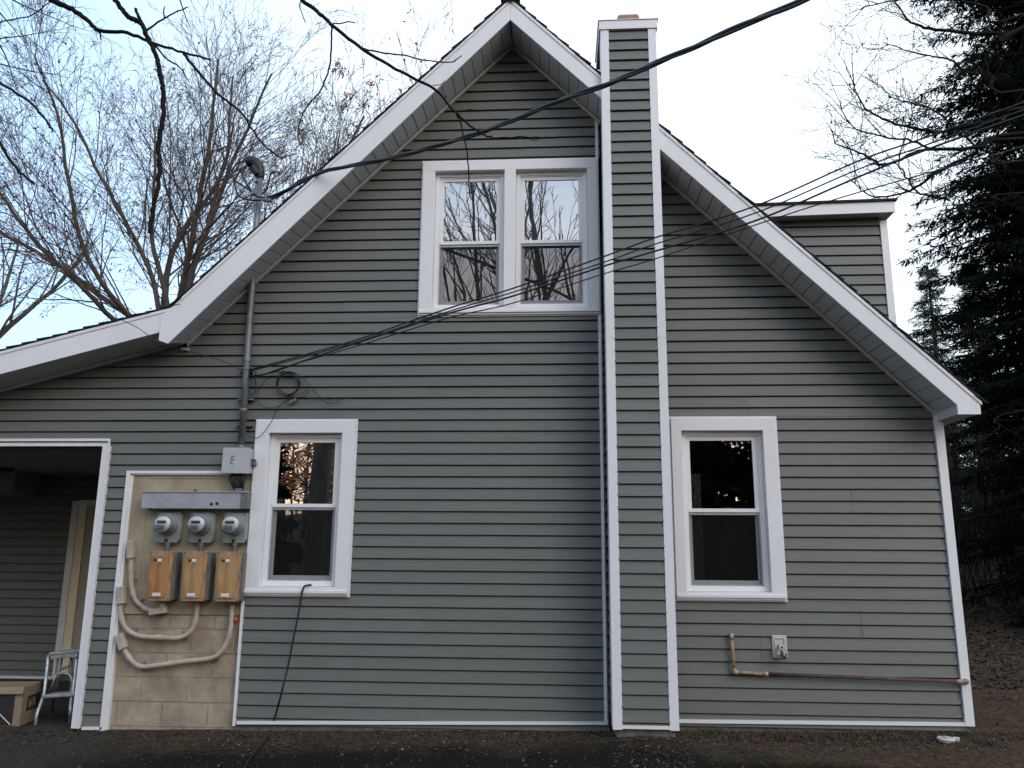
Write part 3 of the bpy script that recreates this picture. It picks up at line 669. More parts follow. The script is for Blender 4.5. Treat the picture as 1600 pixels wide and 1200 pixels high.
for x, y in ((396, 302), (414, 312), (420, 313), (427, 268)): q = at(x, y, -.17); b.obox(q, (.022, 0, .006), (0, .016, 0), (-.005, 0, .015))
b.build_each('connector', M['galv'], sdp, bevel=.003)
b = MB(); q = at(427, 267, -.17); b.tube([q-Vector((.02, 0, .01)), q, q+Vector((.012, 0, .035))], [.02, .03, .018], 10); b.build('insulator', M['jbox'], sdp)

# communication lines
def cable(name, pts, r, label, cat, Y=-.1, group=None, mt='rubber', k=8):
    b = MB(); ptube(b, pts, r, Y, k); return b.build(name, M[mt], None, smooth=True, label=label, cat=cat, group=group)
gcom = 'communication lines strung from the mast to the right'
cable('phone_line', [(391, 578, -.1), (470, 556, -.28), (560, 530, -.45), (700, 482, -.62), (800, 451, -.72), (943, 401, -.9), (1025, 371, -1.0), (1180, 322, -1.25), (1340, 252, -1.6), (1440, 217, -1.9), (1600, 160, -2.4), (1800, 90, -3.1)], .0066, 'uppermost of the thin lines running right from the mast across the chimney', 'cable', group=gcom)
cable('phone_line', [(390, 580, -.11), (470, 559, -.30), (560, 533, -.47), (700, 487, -.64), (800, 457, -.74), (943, 410, -.92), (1025, 381, -1.02), (1180, 333, -1.27), (1340, 265, -1.62), (1440, 229, -1.92), (1600, 172, -2.42), (1800, 105, -3.1)], .0056, 'second highest of the thin lines running right from the mast', 'cable', group=gcom)
cable('phone_line', [(389, 588, -.12), (420, 583, -.2), (480, 562, -.33), (560, 535, -.49), (700, 490, -.66), (800, 463, -.76), (943, 416, -.94), (1025, 392, -1.04), (1180, 345, -1.29), (1340, 277, -1.64), (1450, 233, -1.94), (1600, 180, -2.44), (1800, 112, -3.1)], .0076, 'thicker third line down of those running right from the mast', 'cable', group=gcom)
cable('phone_line', [(389, 592, -.13), (410, 586, -.2), (450, 572, -.30), (560, 540, -.50), (700, 497, -.68), (800, 474, -.78), (943, 428, -.96), (1025, 404, -1.06), (1215, 340, -1.33), (1340, 301, -1.66), (1480, 262, -1.96), (1600, 228, -2.44), (1800, 150, -3.1)], .0048, 'lowest and thinnest line running right from the mast', 'cable', group=gcom)
cable('roof_wire', [(190, 500, -.45), (215, 512, -.50), (240, 530, -.45), (262, 540, -.38), (300, 550, -.2), (335, 560, -.12), (362, 570, -.09), (378, 580, -.06), (384, 592, -.06)], .0035, 'thin black wire drooping from the lower roof edge to the mast', 'wire')
coil = empty('cable_coil', tuple(at(450, 600, -.04)), 'round coil of spare black cable hanging on the siding', 'cable coil')
b = MB(); cc = at(450, 600, -.05)
pts = []
for i in range(150):
    a_ = i/150*2*math.pi*3.4; rr_ = .098+.008*math.sin(a_*.37+1)+.004*math.sin(a_*1.7)
    pts.append(cc+Vector((math.cos(a_)*rr_, -.01*math.sin(i*.13), math.sin(a_)*rr_*1.02)))
b.tube(pts, .0045, 6); b.build('loop', M['rubber'], coil, smooth=True)
b = MB()
ptube(b, [(432, 579), (450, 580), (462, 583), (475, 592), (490, 610), (502, 622), (514, 630), (528, 627), (537, 622)], .0032, -.045)
ptube(b, [(405, 588), (425, 582), (445, 581)], .004, -.06)
ptube(b, [(447, 620), (470, 616), (480, 609), (482, 613), (474, 620), (455, 621)], .003, -.045)
ptube(b, [(477, 624), (490, 622), (505, 622), (520, 626)], .003, -.045); b.build_each('tail', M['rubber'], coil, smooth=True)
b = MB()
for x, y in ((455, 628), (461, 625), (440, 579)): b.obox(at(x, y, -.045), (.012, 0, .008), (0, .012, 0), (-.006, 0, .012))
b.build_each('clip', M['galv'], coil)
cable('loop_wire', [(427, 583), (415, 595), (406, 606), (401, 618), (404, 630), (418, 637), (433, 636), (444, 628), (456, 622)], .0028, 'thin black wire looping low between the mast and the cable coil', 'wire', -.05)
cable('tv_wire', [(452, 626, -.05), (438, 633, -.05), (431, 644, -.055), (425, 657, -.06), (418, 668, -.085), (411, 677, -.08), (402, 684, -.06), (392, 683, -.05), (387, 680, -.05)], .0030, 'thin wire curling over the corner of the lower left window casing', 'wire')
cable('hanging_wire', [(388, 584), (396, 588), (400, 600), (399, 612), (394, 618), (389, 610), (388, 596)], .0045, 'short knot of black wire bunched beside the mast', 'wire', -.07)

# conduits over the block wall
def conduit(pts, label, fits, r=.021):
    t = empty('conduit', tuple(at(pts[0][0], pts[0][1], -.03)), label, 'conduit', 'tan conduits below the breaker boxes')
    b = MB(); P = smooth_path([at(x, y, -.03) for x, y in pts], 6); b.tube(P, r, 12); b.build('pipe', M['pvc'], t, smooth=True)
    for (x0, y0, x1, y1, w) in fits:
        b = MB(); p0, p1 = at(x0, y0, -.035), at(x1, y1, -.035); ax = (p1-p0)/2; sd_ = Vector((-ax.z, 0, ax.x)).normalized()*w
        b.obox((p0+p1)/2, ax, sd_, (0, .034, 0)); b.build('fitting', M['pvc'] if w > .023 else M['pvc'], t, bevel=.010)
    b = MB()
    for i in (len(P)//3, len(P)*2//3):
        d_ = (P[i+1]-P[i]).normalized(); sd_ = Vector((-d_.z, 0, d_.x)); b.obox(P[i]+Vector((0, .022, 0)), sd_*(r+.022), d_*.009, (0, .004, 0))
    b.build_each('strap', M['galv'], t)
    b = MB()
    for i in (len(P)//6, len(P)//2, len(P)*5//6):
        d_ = (P[i+1]-P[i]).normalized(); b.tube([P[i]-d_*.025, P[i]+d_*.025], r+.004, 12)
    b.build_each('coupling', M['pvc'], t)
conduit([(205, 872), (205, 893), (205.5, 915), (212, 937), (226, 950), (240, 954)], 'shortest of the curved conduits, ending under the leftmost breaker box', [(204.5, 845, 205, 873, .030), (234, 957, 261, 953, .026), (255, 942, 255.5, 955, .022)])
conduit([(190, 942), (188.5, 958), (196.5, 981), (217, 993.5), (250, 996), (280, 996.5), (299, 985), (307, 963), (308, 940)], 'middle curved conduit sweeping up to the second breaker box', [(189.5, 916, 190.5, 944, .032)])
conduit([(192, 1010), (197, 1020), (207.5, 1034), (223, 1042), (250, 1039), (290, 1033.5), (334, 1027), (353, 1007), (361, 978), (362.5, 944)], 'lowest and longest conduit sweeping up to the third breaker box', [(186, 991, 194, 1014, .034)])
rc = MB(); q = at(369, 968, -.02); rc.tube([q+Vector((-.012, 0, -.02)), q+Vector((0, -.01, 0)), q+Vector((.004, 0, .022))], [.016, .020, .008], 10)
rc.build('plug_cap', M['red'], None, smooth=True, label='small red plastic cap sticking out beside the longest conduit', cat='cap')

# gas pipe and tap
gp = empty('gas_pipe', tuple(at(1143, 990, -.05)), 'old rusted pipe with an upright tan end running along the siding to the corner', 'pipe')
c0, c1, c2, c3, c4 = at(1143, 993, -.05), at(1147.5, 1050, -.05), at(1196, 1053, -.05), at(1498, 1065, -.06), at(1508, 1065, -.06)
b = MB(); b.tube([c0, c1], .0145, 12); b.tube([c1, c2], .0145, 12); b.build('upright', M['copper'], gp, smooth=True)
b = MB(); b.tube([c2, c3], .0145, 12); b.build('run', M['rust'], gp, smooth=True)
b = MB(); b.tube([c0+Vector((0, .045, .0)), c0+Vector((0, 0, .004)), c0-Vector((0, -.001, .03))], .0185, 12); b.tube([c1+Vector((-.003, 0, .03)), c1, c1+Vector((.035, 0, -.001))], .0185, 12); b.tube([c2-Vector((.02, 0, 0)), c2+Vector((.02, 0, 0))], .0175, 12)
b.tube([c3-Vector((.02, 0, 0)), c3, c4], [.015, .018, .018], 12); b.tube([c4, c4+Vector((.028, .02, 0))], [.024, .018], 12); b.build_each('elbow', M['copper'], gp, smooth=True)
tp = empty('garden_tap', (1.808, -.04, .52), 'garden tap on a beige mounting plate right of the rusted pipe end', 'tap')
b = MB(); b.box(1.748, 1.868, -.034, -.0, .440, .618); b.build('plate', M['plate'], tp, bevel=.004)
b = MB(); b.ring(1.764, 1.852, .458, .602, .010, -.042, -.0342); b.build('rim', M['plate'], tp, bevel=.003)
b = MB(); b.tube([(1.806, -.034, .530), (1.806, -.10, .532)], .016, 12); b.tube([(1.806, -.075, .53), (1.812, -.10, .505), (1.818, -.112, .468), (1.818, -.112, .450)], [.018, .020, .016, .018], 12); b.tube([(1.80, -.07, .478), (1.85, -.07, .468)], .012, 10); b.build('spout', M['brass'], tp, smooth=True)
b = MB(); b.tube([(1.804, -.098, .532), (1.804, -.112, .532)], .024, 16); b.build('handle', M['plate'], tp)
b = MB(); b.tube([(1.804, -.1125, .532), (1.804, -.117, .532)], .008, 10); b.build('screw', M['dark'], tp)

# extension cord from the sill
def gpt(px, py, h=.008):
    d_ = CF + CR*((px-800)/FPX) + CU*((600-py)/FPX); z = -.22
    for _ in range(8): t_ = (z+h-CAM_P.z)/d_.z; q = CAM_P+d_*t_; z = gz(q.x, q.y)
    return CAM_P+d_*((z+h-CAM_P.z)/d_.z)
A = [at(486, 914, .02), at(481, 914.5, -.055), at(475, 917, -.075), at(471, 930, -.078), at(468, 950, -.08), at(460, 990, -.10), at(450, 1040, -.12), at(438, 1090, -.15)]
A += [gpt(424, 1139), gpt(418, 1152), gpt(408, 1165), gpt(396, 1180), gpt(384, 1196), gpt(370, 1230)]
b = MB(); b.tube(smooth_path(A, 8), .0085, 8); b.build('extension_cord', M['rubber'], None, smooth=True, label='black extension cord hanging from the window sill down to the ground', cat='cord')

# ------------------------------------------------------------------ step ladder
def gw(px, py): return gpt(px, py, 0)
lad = empty('step_stool', tuple(gw(85, 1128)), 'worn aluminium step ladder standing beside the cardboard box', 'step ladder')
LY = .14
def lp(px, py, y): return at(px, py, y)
fl_, fr_ = gw(55, 1134), gw(110, 1130); LYf = fl_.y
legs = [([lp(76, 1024, .36), lp(70, 1075, .27), lp(66, 1092, .24), lp(58, 1115, .16), fl_], 'leg'), ([lp(121, 1022, .36), lp(115, 1075, .27), lp(111, 1095, .24), lp(110, 1112, .19), fr_], 'leg')]
for pts, nm in legs:
    b = MB(); b.tube(smooth_path(pts, 5), .014, 8); b.build('leg', M['alum'], lad, smooth=True)
yb_ = .72
for px0, px1, dx in ((90, 82, 0), (97, 84, .0), (112, 112, 0)):
    t_ = lp(px0, 1027, .40); g_ = lp(px1-4, 1121, yb_); g_.z = gz(g_.x, g_.y)
    b = MB(); b.tube([t_, g_], .011, 8); b.build('rear_leg', M['alum'], lad, smooth=True)
def tread(pa, pb, dep, th, nm='tread'):
    b = MB(); c_ = (pa+pb)/2+Vector((0, dep/2, 0)); b.obox(c_, (pb-pa)/2, (0, dep/2, 0), (0, 0, th)); b.build(nm, M['alum'], lad, bevel=.005)
tread(lp(76, 1022, .30), lp(124, 1017.5, .30), .20, .012, 'top_step'); tread(lp(79, 1027, .31), lp(121, 1024, .31), .03, .016, 'top_rail')
tread(lp(65, 1089, .22), lp(116, 1085.5, .22), .16, .013)
b = MB(); b.tube(smooth_path([lp(88, 1053, .42), lp(100, 1052, .42), lp(109, 1055, .42), lp(113, 1066, .42), lp(112, 1077, .42), lp(105, 1083, .42), lp(88, 1083, .42)], 5), .010, 8); b.build('handrail', M['alum'], lad, smooth=True)
b = MB(); b.tube([lp(92, 1046, .5), lp(112, 1040, .5)], .012, 8); b.tube([lp(76, 1083, .5), lp(92, 1046, .5)], .010, 8); b.tube([lp(82, 1119, .70), lp(110, 1118, .70)], .013, 8); b.build_each('brace', M['alum'], lad, smooth=True)

# ------------------------------------------------------------------ cardboard box
cbx = empty('cardboard_box', tuple(gw(31, 1136)), 'open cardboard box with black printed side and WA lettering beside the step ladder', 'box')
c0 = gw(31, 1136); z0 = c0.z+.004; zt = z0+.325
u = (gw(68, 1121)-c0); u.z = 0; Lr = 0.30; u = u.normalized(); v = Vector((-u.y, u.x, 0)); v = v if v.x < 0 else -v; Ll = .62
P0 = Vector((c0.x, c0.y, z0)); H = Vector((0, 0, zt-z0))
b = MB()
def wall(a, d_, n_): b.obox(a+d_/2+H/2+n_*.003, d_/2, H/2, n_*.003)
wall(P0, u*Lr, v); wall(P0, v*Ll, u); wall(P0+v*Ll, u*Lr, -v); wall(P0+u*Lr, v*Ll, -u)
b.obox(P0+u*Lr/2+v*Ll/2+Vector((0, 0, .004)), u*Lr/2, v*Ll/2, (0, 0, .003)); b.build('body', M['card'], cbx)
b = MB(); b.obox(P0+u*Lr/2+v*Ll/2+Vector((0, 0, .20)), u*(Lr/2-.01), v*(Ll/2-.01), (0, 0, .06)); b.build('inner_shade', M['dark'], cbx, bevel=.01)  # dark block standing in for the shade inside the open box
def flap(a, d_, o_, nm='flap'):
    b = MB(); b.obox(a+d_/2+o_/2, d_/2, o_/2, d_.cross(o_).normalized()*.002); b.build(nm, M['card'], cbx)
Pt = P0+H
flap(Pt-u*.002, v*Ll, -u*.020+Vector((0, 0, -.055))); flap(Pt+u*Lr, v*Ll, u*.16+Vector((0, 0, -.06)))
b = MB(); n_ = -u; b.obox(P0+v*(Ll/2+.035)+Vector((0, 0, .145))+n_*.0018, v*(Ll/2-.035), (0, 0, .135), n_*.0012); b.build('print', M['print_'], cbx)
b = MB(); q = P0+n_*.0045; b.obox(q+v*.22+Vector((0, 0, .14)), (v*.14+Vector((0, 0, .125))), (v*.0022-Vector((0, 0, .0028))), n_*.0006); b.build('line', M['label'], cbx)
n2 = -v
b = MB(); lc = P0+u*.185+Vector((0, 0, .175))+n2*.0016; b.obox(lc, u*.112, (0, 0, .062), n2*.001); b.build('label_patch', M['print_'], cbx)
def stroke(mb, o, pts, w=.0045):
    for (a0, h0), (a1, h1) in zip(pts, pts[1:]):
        p_, q_ = o+u*a0+Vector((0, 0, h0)), o+u*a1+Vector((0, 0, h1)); ax = (q_-p_)/2; sd_ = ax.cross(n2).normalized()*w
        mb.obox((p_+q_)/2, ax+ax.normalized()*w*.6, sd_, n2*.0006)
b = MB(); o_ = P0+u*.095+Vector((0, 0, .135))+n2*.0034
stroke(b, o_, [(0, .08), (.015, 0), (.03, .06), (.045, 0), (.06, .08)]); stroke(b, o_+n2*.0004, [(.075, 0), (.10, .08), (.125, 0)]); stroke(b, o_+n2*.0008, [(.085, .028), (.115, .028)])
b.build_each('lettering', mat('label_grey_ink', (.22, .2, .17), .8, var=.1), cbx)

# white plastic dish near the right corner
q = gw(1479, 1159); b = MB()
b.tube([q+Vector((0, 0, .0)), q+Vector((0, 0, .022)), q+Vector((0, 0, .030)), q+Vector((0, 0, .024))], [.055, .066, .060, .02], 20); q2 = q+Vector((.085, .02, 0)); b.tube([q2, q2+Vector((0, 0, .028))], [.018, .024], 12)
b.build('plastic_lid', M['dish'], None, label='small dirty white plastic lid on the ground near the right corner', cat='lid')

# ------------------------------------------------------------------ fast mesh from limb segments
def seg_mesh(name, segs, n, matl, parent=None, **kw):
    a = np.array(segs, dtype=float); P0, P1, r0, r1 = a[:, 0:3], a[:, 3:6], a[:, 6], a[:, 7]
    d_ = P1-P0; ln_ = np.linalg.norm(d_, axis=1, keepdims=True); d_ = d_/np.maximum(ln_, 1e-9)
    P1 = P1+d_*np.minimum(r1[:, None]*.5, .02)
    up = np.where(np.abs(d_[:, 2:3]) < .9, np.array([[0, 0, 1.]]), np.array([[1., 0, 0]])); A_ = np.cross(d_, up); A_ /= np.linalg.norm(A_, axis=1, keepdims=True); B_ = np.cross(d_, A_)
    ang = np.arange(n)*2*np.pi/n; c, s = np.cos(ang), np.sin(ang); ring = A_[:, None, :]*c[None, :, None]+B_[:, None, :]*s[None, :, None]
    V = np.stack([P0[:, None, :]+ring*r0[:, None, None], P1[:, None, :]+ring*r1[:, None, None]], axis=1).reshape(-1, 3)
    off = WL[parent.name] if parent else Vector((0, 0, 0)); V = V-np.array(off)
    m_ = len(a); base = (np.arange(m_)*2*n)[:, None]; k = np.arange(n)[None, :]; k2 = (k+1) % n
    F = np.stack([base+k, base+k2, base+n+k2, base+n+k], axis=2).reshape(-1, 4)
    return np_mesh(name, V, F, matl, parent, smooth=True, **kw)
def np_mesh(name, V, F, matl, parent=None, smooth=False, label=None, cat=None, group=None, kind=None):
    me = bpy.data.meshes.new(name); k = F.shape[1]; me.vertices.add(len(V)); me.vertices.foreach_set('co', V.astype(np.float32).ravel())
    me.loops.add(F.size); me.loops.foreach_set('vertex_index', F.astype(np.int32).ravel()); me.polygons.add(len(F))
    me.polygons.foreach_set('loop_start', (np.arange(len(F))*k).astype(np.int32)); me.polygons.foreach_set('loop_total', np.full(len(F), k, np.int32))
    if smooth: me.polygons.foreach_set('use_smooth', np.ones(len(F), bool))
    me.update(calc_edges=True); me.materials.append(matl); o = bpy.data.objects.new(name, me); col.objects.link(o)
    if parent: o.parent = parent; WL[o.name] = WL[parent.name]
    else: WL[o.name] = Vector((0, 0, 0))
    return tag(o, label, cat, group, kind)
def rvec(rn): 
    while True:
        v_ = np.array([rn.uniform(-1, 1) for _ in range(3)]); l_ = np.linalg.norm(v_)
        if .05 < l_ < 1: return v_/l_
def grow(rn, p, d_, r, Ln, lev, maxlev, out, step=.35, trop=.06, wob=.12, ang=(25, 50), kids=1.0, rmin=.004, tips=None, spread=1.0, kr=(.35, .55)):
    n = max(3, int(Ln/(step*(.6+.4*(maxlev-lev)/maxlev)))); ds = Ln/n; p = np.array(p, float); d_ = np.array(d_, float)
    for i in range(n):
        t_ = (i+1)/n; d_ = d_+rvec(rn)*wob; d_[2] += trop; d_ /= np.linalg.norm(d_); q = p+d_*ds
        ra, rb = max(rmin, r*(1-.72*i/n)), max(rmin*.8, r*(1-.72*t_))
        out[lev].append((*p, *q, ra, rb)); p = q
        if lev < maxlev and t_ > .18 and rn.random() < kids:
            for _ in range(1 if lev > 0 or rn.random() < .6 else 2):
                a_ = R(rn.uniform(*ang)); pr = rvec(rn); pr -= d_*pr.dot(d_); pr /= np.linalg.norm(pr)
                cd_ = d_*math.cos(a_)+pr*math.sin(a_)*spread; cd_ /= np.linalg.norm(cd_)
                grow(rn, p, cd_, max(rmin, rb*rn.uniform(*kr)), Ln*rn.uniform(.32, .55)*(1.15-.55*t_), lev+1, maxlev, out, step, trop, wob, ang, kids, rmin, tips, spread, kr)
    if tips is not None: tips.append(p.copy())
def leaves(rn, pts, n, size, spread):
    V, F = [], []
    for _ in range(n):
        c = pts[rn.randrange(len(pts))]+rvec(rn)*rn.uniform(0, spread); a_ = rvec(rn); b_ = np.cross(a_, rvec(rn)); b_ /= max(.01, np.linalg.norm(b_)); s = size*rn.uniform(.6, 1.3)
        k = len(V); V += [c-a_*s, c+b_*s*.5, c+a_*s, c-b_*s*.5]; F.append((k, k+1, k+2, k+3))
    return np.array(V), np.array(F)

# ---- big bare oak behind the left side of the house
def bare_tree(seed, base, limbs, label, maxlev=4, trunk_h=6.5, trunk_r=.42, lean=(0, 0), nleaf=0, leafm='leafb', name='oak_tree', group=None, limbL=9, vase=(14, 42), kids=.85, step=.5, rmin=.006, trop=.05, leafsize=.06, lr=(.3, .48), flat=1.0, ang=(18, 42), kr=(.35, .55), wob=.10, lf=.25):
    rn = random.Random(seed); t = empty(name, tuple(base), label, 'tree', group); out = {i: [] for i in range(maxlev+1)}; tips = []
    p = np.array(base, float)-np.array([0, 0, .3]); d_ = np.array([lean[0], lean[1], 1.]); d_ /= np.linalg.norm(d_); trunk = []
    n = 8
    for i in range(n):
        q = p+d_*(trunk_h+.3)/n+rvec(rn)*.05; trunk.append((*p, *q, trunk_r*(1.25-.45*i/n), trunk_r*(1.25-.45*(i+1)/n))); p = q
    for k in range(limbs):
        az = 2*math.pi*(k+rn.uniform(-.3, .3))/limbs; a_ = R(rn.uniform(*vase)); dd = np.array([math.cos(az)*math.sin(a_), math.sin(az)*math.sin(a_)*flat, math.cos(a_)]); dd /= np.linalg.norm(dd)
        pp_ = p-d_*rn.uniform(0, trunk_h*.25); grow(rn, pp_, dd, trunk_r*rn.uniform(*lr), limbL*rn.uniform(.85, 1.15), 0, maxlev, out, step, trop, wob, ang, kids, rmin, tips, 1.0, kr)
    seg_mesh('trunk', trunk, 12, M['bark'], t)
    big = out[0]+out[1]; fine = sum((out[i] for i in range(2, maxlev+1)), [])
    seg_mesh('limbs', big, 7, M['bark'], t); seg_mesh('crown', fine, 3, M['twig'], t)
    if nleaf:
        V, F = leaves(rn, [q_ for q_ in tips if rn.random() < (1.25-(q_[2]-base[2])/13.)**2], nleaf, leafsize, lf); np_mesh('leaves', V-np.array(WL[t.name]), F, M[leafm], t)
    return t, len(fine)
stats = []
t, n = bare_tree(21, (-10.7, 14.0, gz(-10.7, 14)), 15, 'huge bare spreading oak rising behind the porch roof', maxlev=4, trunk_h=6.6, trunk_r=.36, nleaf=7500, limbL=9.2, vase=(4, 80), step=.40, kids=.93, trop=.028, lr=(.20, .32), leafsize=.042, rmin=.0052, flat=.5, ang=(18, 50), kr=(.24, .38), wob=.14, lf=.12); stats.append(n)
t, n = bare_tree(5, (-8.2, 24.0, gz(-8.2, 24)), 7, 'bare tree with reddish brown leaves rising beyond the left roof slope', maxlev=4, trunk_h=8.5, trunk_r=.26, nleaf=8000, leafm='leafr', limbL=8, vase=(5, 40), step=.5, kids=1.0, lr=(.2, .36), kr=(.28, .44), leafsize=.07, wob=.14, rmin=.009); stats.append(n)
t, n = bare_tree(9, (-5.4, 27.0, gz(-5.4, 27)), 6, 'slimmer bare tree showing just above the roof left of the apex', maxlev=4, trunk_h=9, trunk_r=.25, nleaf=700, limbL=9, vase=(4, 26), step=.5, kids=1.0, lr=(.2, .36), kr=(.28, .44), wob=.13, rmin=.009); stats.append(n)
t, n = bare_tree(33, (-22, 20.0, gz(-22, 20)), 7, 'bare tree at the far left edge beyond the porch roof', maxlev=4, trunk_h=6, trunk_r=.32, nleaf=500, limbL=9, vase=(12, 50), step=.65); stats.append(n)

# ---- guided limbs: branches of near trees, placed in space
def branch_path(segs, pts, r0, r1, k=6, rn=None, wob=.0):
    P = smooth_path([Vector(p) for p in pts], k); n = len(P)
    if wob: P = [P[0]]+[p+Vector(rvec(rn))*wob for p in P[1:-1]]+[P[-1]]
    for i in range(n-1): a_ = r0+(r1-r0)*i/n; b_ = r0+(r1-r0)*(i+1)/n; segs.append((*P[i], *P[i+1], a_, b_))
    return P
ot = empty('overhanging_tree', (-5.4, -10.5, gz(-5.4, -10.5)), 'near tree outside the frame whose dark crooked branches hang over the upper left', 'tree')
rn = random.Random(4); tk = []
T0 = [(-5.4, -10.5, -.9), (-5.35, -10.4, 2), (-5.1, -10.2, 5), (-4.8, -9.9, 8), (-4.4, -9.5, 11), (-4.2, -9.3, 14)]
branch_path(tk, T0, .26, .08, 5); seg_mesh('trunk', tk, 12, M['bark'], ot)
YB = -3.2
px2r = 3.85/FPX/2
lim = []
def bp(pts, r0, r1, Y=YB, start=None, k=5, wob=.004, rm=None):
    P = [at(x, y, Y+.0) for x, y in pts]
    if start:
        rm = rm*px2r; branch_path(lim, [Vector(s) for s in start]+[P[0]], r0, rm, k, rn, wob); r0 = rm
    return branch_path(lim, P, r0, r1, k, rn, wob)
px2r = 3.85/FPX/2
bp([(80, 0), (113, 15), (138, 33), (155, 47), (200, 52), (240, 67), (287, 82), (328, 93)], .060, 3.2*px2r, rm=10, start=[(-4.95, -10.0, 6.5), (-4.2, -7.5, 6.6), (-3.2, -5.2, 5.6)])
for a in lim: pass
bp([(180, 0), (197, 23), (212, 32), (220, 37), (230, 57), (240, 77), (247, 97), (252, 120), (255, 143), (255, 183), (250, 210), (248, 233), (249, 262), (247, 287), (241, 315), (238, 333), (234, 363)], .055, 7*px2r, rm=9, start=[(-4.9, -9.9, 7.5), (-3.9, -7.2, 7.2), (-2.9, -5.0, 5.9)])
bp([(472, 0), (495, 18), (518, 38), (565, 75), (617, 108), (667, 132), (690, 150), (713, 177), (750, 207), (777, 216), (810, 214), (843, 215)], .050, 1.7*px2r, rm=7.5, start=[(-4.6, -9.7, 9), (-3.0, -7, 8), (-2.0, -5.0, 6.2)])
bp([(0, 223), (23, 260), (38, 275), (53, 287)], .035, 4*px2r, rm=5.5, start=[(-5.0, -10, 5.6), (-5.4, -7.5, 5.3), (-4.6, -5, 4.4)])
bp([(0, 130), (43, 157), (65, 180), (82, 203)], .032, 3.4*px2r, rm=5, start=[(-5.0, -10, 6), (-5.6, -7.5, 5.8), (-4.6, -5, 4.9)])
bp([(0, 35), (50, 23), (80, 2)], .018, 2*px2r, rm=2.5, start=[(-4.95, -9.9, 7), (-5.6, -7.5, 6.4), (-4.7, -5, 5.4)])
for pts, a, b_ in (([(287, 84), (300, 100), (313, 115), (337, 143), (360, 162), (380, 180), (393, 200), (413, 227), (440, 247)], 4.6, 2.0), ([(440, 247), (450, 243), (462, 241)], 1.6, .8), ([(380, 180), (393, 192), (404, 193), (406, 185)], 2, 1),
                   ([(230, 47), (243, 38), (257, 28), (275, 19), (293, 11)], 3.0, 1.6), ([(281, 0), (286, 15), (290, 27), (297, 41)], 2, .9), ([(212, 13), (216, 25), (222, 38)], 4, 5), ([(155, 47), (158, 62)], 3, 1.5), ([(257, 27), (256, 14), (258, 10)], 2, 1),
                   ([(242, 70), (258, 90), (280, 104), (290, 120), (297, 130)], 3, 1), ([(255, 143), (246, 112), (240, 108)], 2, 1.4), ([(518, 38), (518, 67), (515, 103), (508, 125), (500, 143), (487, 158), (475, 173), (470, 187), (467, 200), (466, 215), (469, 227)], 2.6, 1.5),
                   ([(565, 75), (570, 77), (600, 83), (633, 87), (660, 93), (683, 97), (705, 97), (714, 93), (721, 87)], 2.5, 1.3), ([(713, 177), (720, 193), (726, 220), (730, 240), (732, 262), (733, 283), (733, 302), (737, 311), (741, 313)], 2.4, 1.3),
                   ([(518, 38), (534, 36), (545, 34), (555, 36)], 1.8, 1.6), ([(472, 0), (468, 8), (472, 22), (477, 35)], 1.8, 1.3), ([(676, 133), (688, 132), (695, 126)], 1.2, .8), ([(717, 174), (730, 172), (738, 171)], 1.0, .8), ([(824, 216), (834, 219), (845, 216)], 1.0, .8)):
    bp(pts, a*1.3*px2r, b_*1.3*px2r, k=4, wob=.0025)
seg_mesh('limbs', lim, 6, M['barkd'], ot)
tw = {i: [] for i in range(5)}
for k in range(9):
    az = k*.7; grow(rn, np.array(T0[3+k % 3])+rvec(rn)*.05, np.array([math.cos(az)*.7 if math.sin(az) < .2 else -.5, -abs(math.sin(az))*.7, .7]), .09, 4.5, 1, 4, tw, .45, .04, .12, (20, 45), .8, .005)
# fine twigs and buds on the near branches
for s_ in rn.sample(lim[::1], min(60, len(lim))):
    p = np.array(s_[3:6])
    if p[1] > -4 and rn.random() < .5: tw[4].append((*p, *(p+rvec(rn)*rn.uniform(.01, .03)), .003, .0015))
# thin twig spray at the top left corner
for (x, y, tx, ty) in ((0, 60, 120, 40), (0, 100, 110, 130), (20, 0, 130, 60), (0, 70, 60, 160), (90, 0, 170, 40), (0, 20, 60, 90)):
    a_, b_ = at(x, y, -1.6), at(tx, ty, -1.6); d_ = np.array(b_-a_); Ln_ = np.linalg.norm(d_)
    grow(rn, a_, d_/Ln_, .006, Ln_, 2, 4, tw, .12, .0, .10, (20, 55), .9, .0016)
seg_mesh('crown', tw[1]+tw[2]+tw[3]+tw[4], 4, M['barkd'], ot)

# ---- bare tree outside the right edge reaching over the dormer
rb = empty('bare_tree', (9.4, 2.0, gz(9.4, 2)), 'bare tree off the right edge reaching thin branches over the dormer', 'tree')
rn = random.Random(12); tk = []; TR = [(9.4, 2.0, -.4), (9.3, 2.0, 3), (9.0, 1.9, 6), (8.9, 1.8, 9), (8.7, 1.8, 12)]
branch_path(tk, TR, .22, .06, 5); seg_mesh('trunk', tk, 10, M['bark'], rb)
lim = []; tw = {i: [] for i in range(6)}
def rbp(pts, r0, Y=1.4, start=None, kids=True, dens=.55):
    P = [at(x, y, Y+rn.uniform(-.1, .1)) for x, y in pts]
    if start: P = [Vector(start)]+P
    P = branch_path(lim, P, r0, .004, 5, rn, .012)
    if kids:
        for i in range(3, len(P)-1):
            if P[i].x > 7.9: continue
            if rn.random() < dens:
                d_ = np.array((P[i+1]-P[i]).normalized()); pr = rvec(rn); pr[1] *= .6; a_ = R(rn.uniform(25, 60)); cd_ = d_*math.cos(a_)+pr*math.sin(a_); cd_ /= np.linalg.norm(cd_)
                grow(rn, P[i], cd_, .006, rn.uniform(.3, .9), 2, 4, tw, .13, .01, .16, (25, 60), .75, .0028)
rbp([(1600, 43), (1580, 52), (1527, 52), (1460, 45), (1427, 37), (1407, 13), (1395, -8)], .035, start=(8.9, 1.8, 9.3))
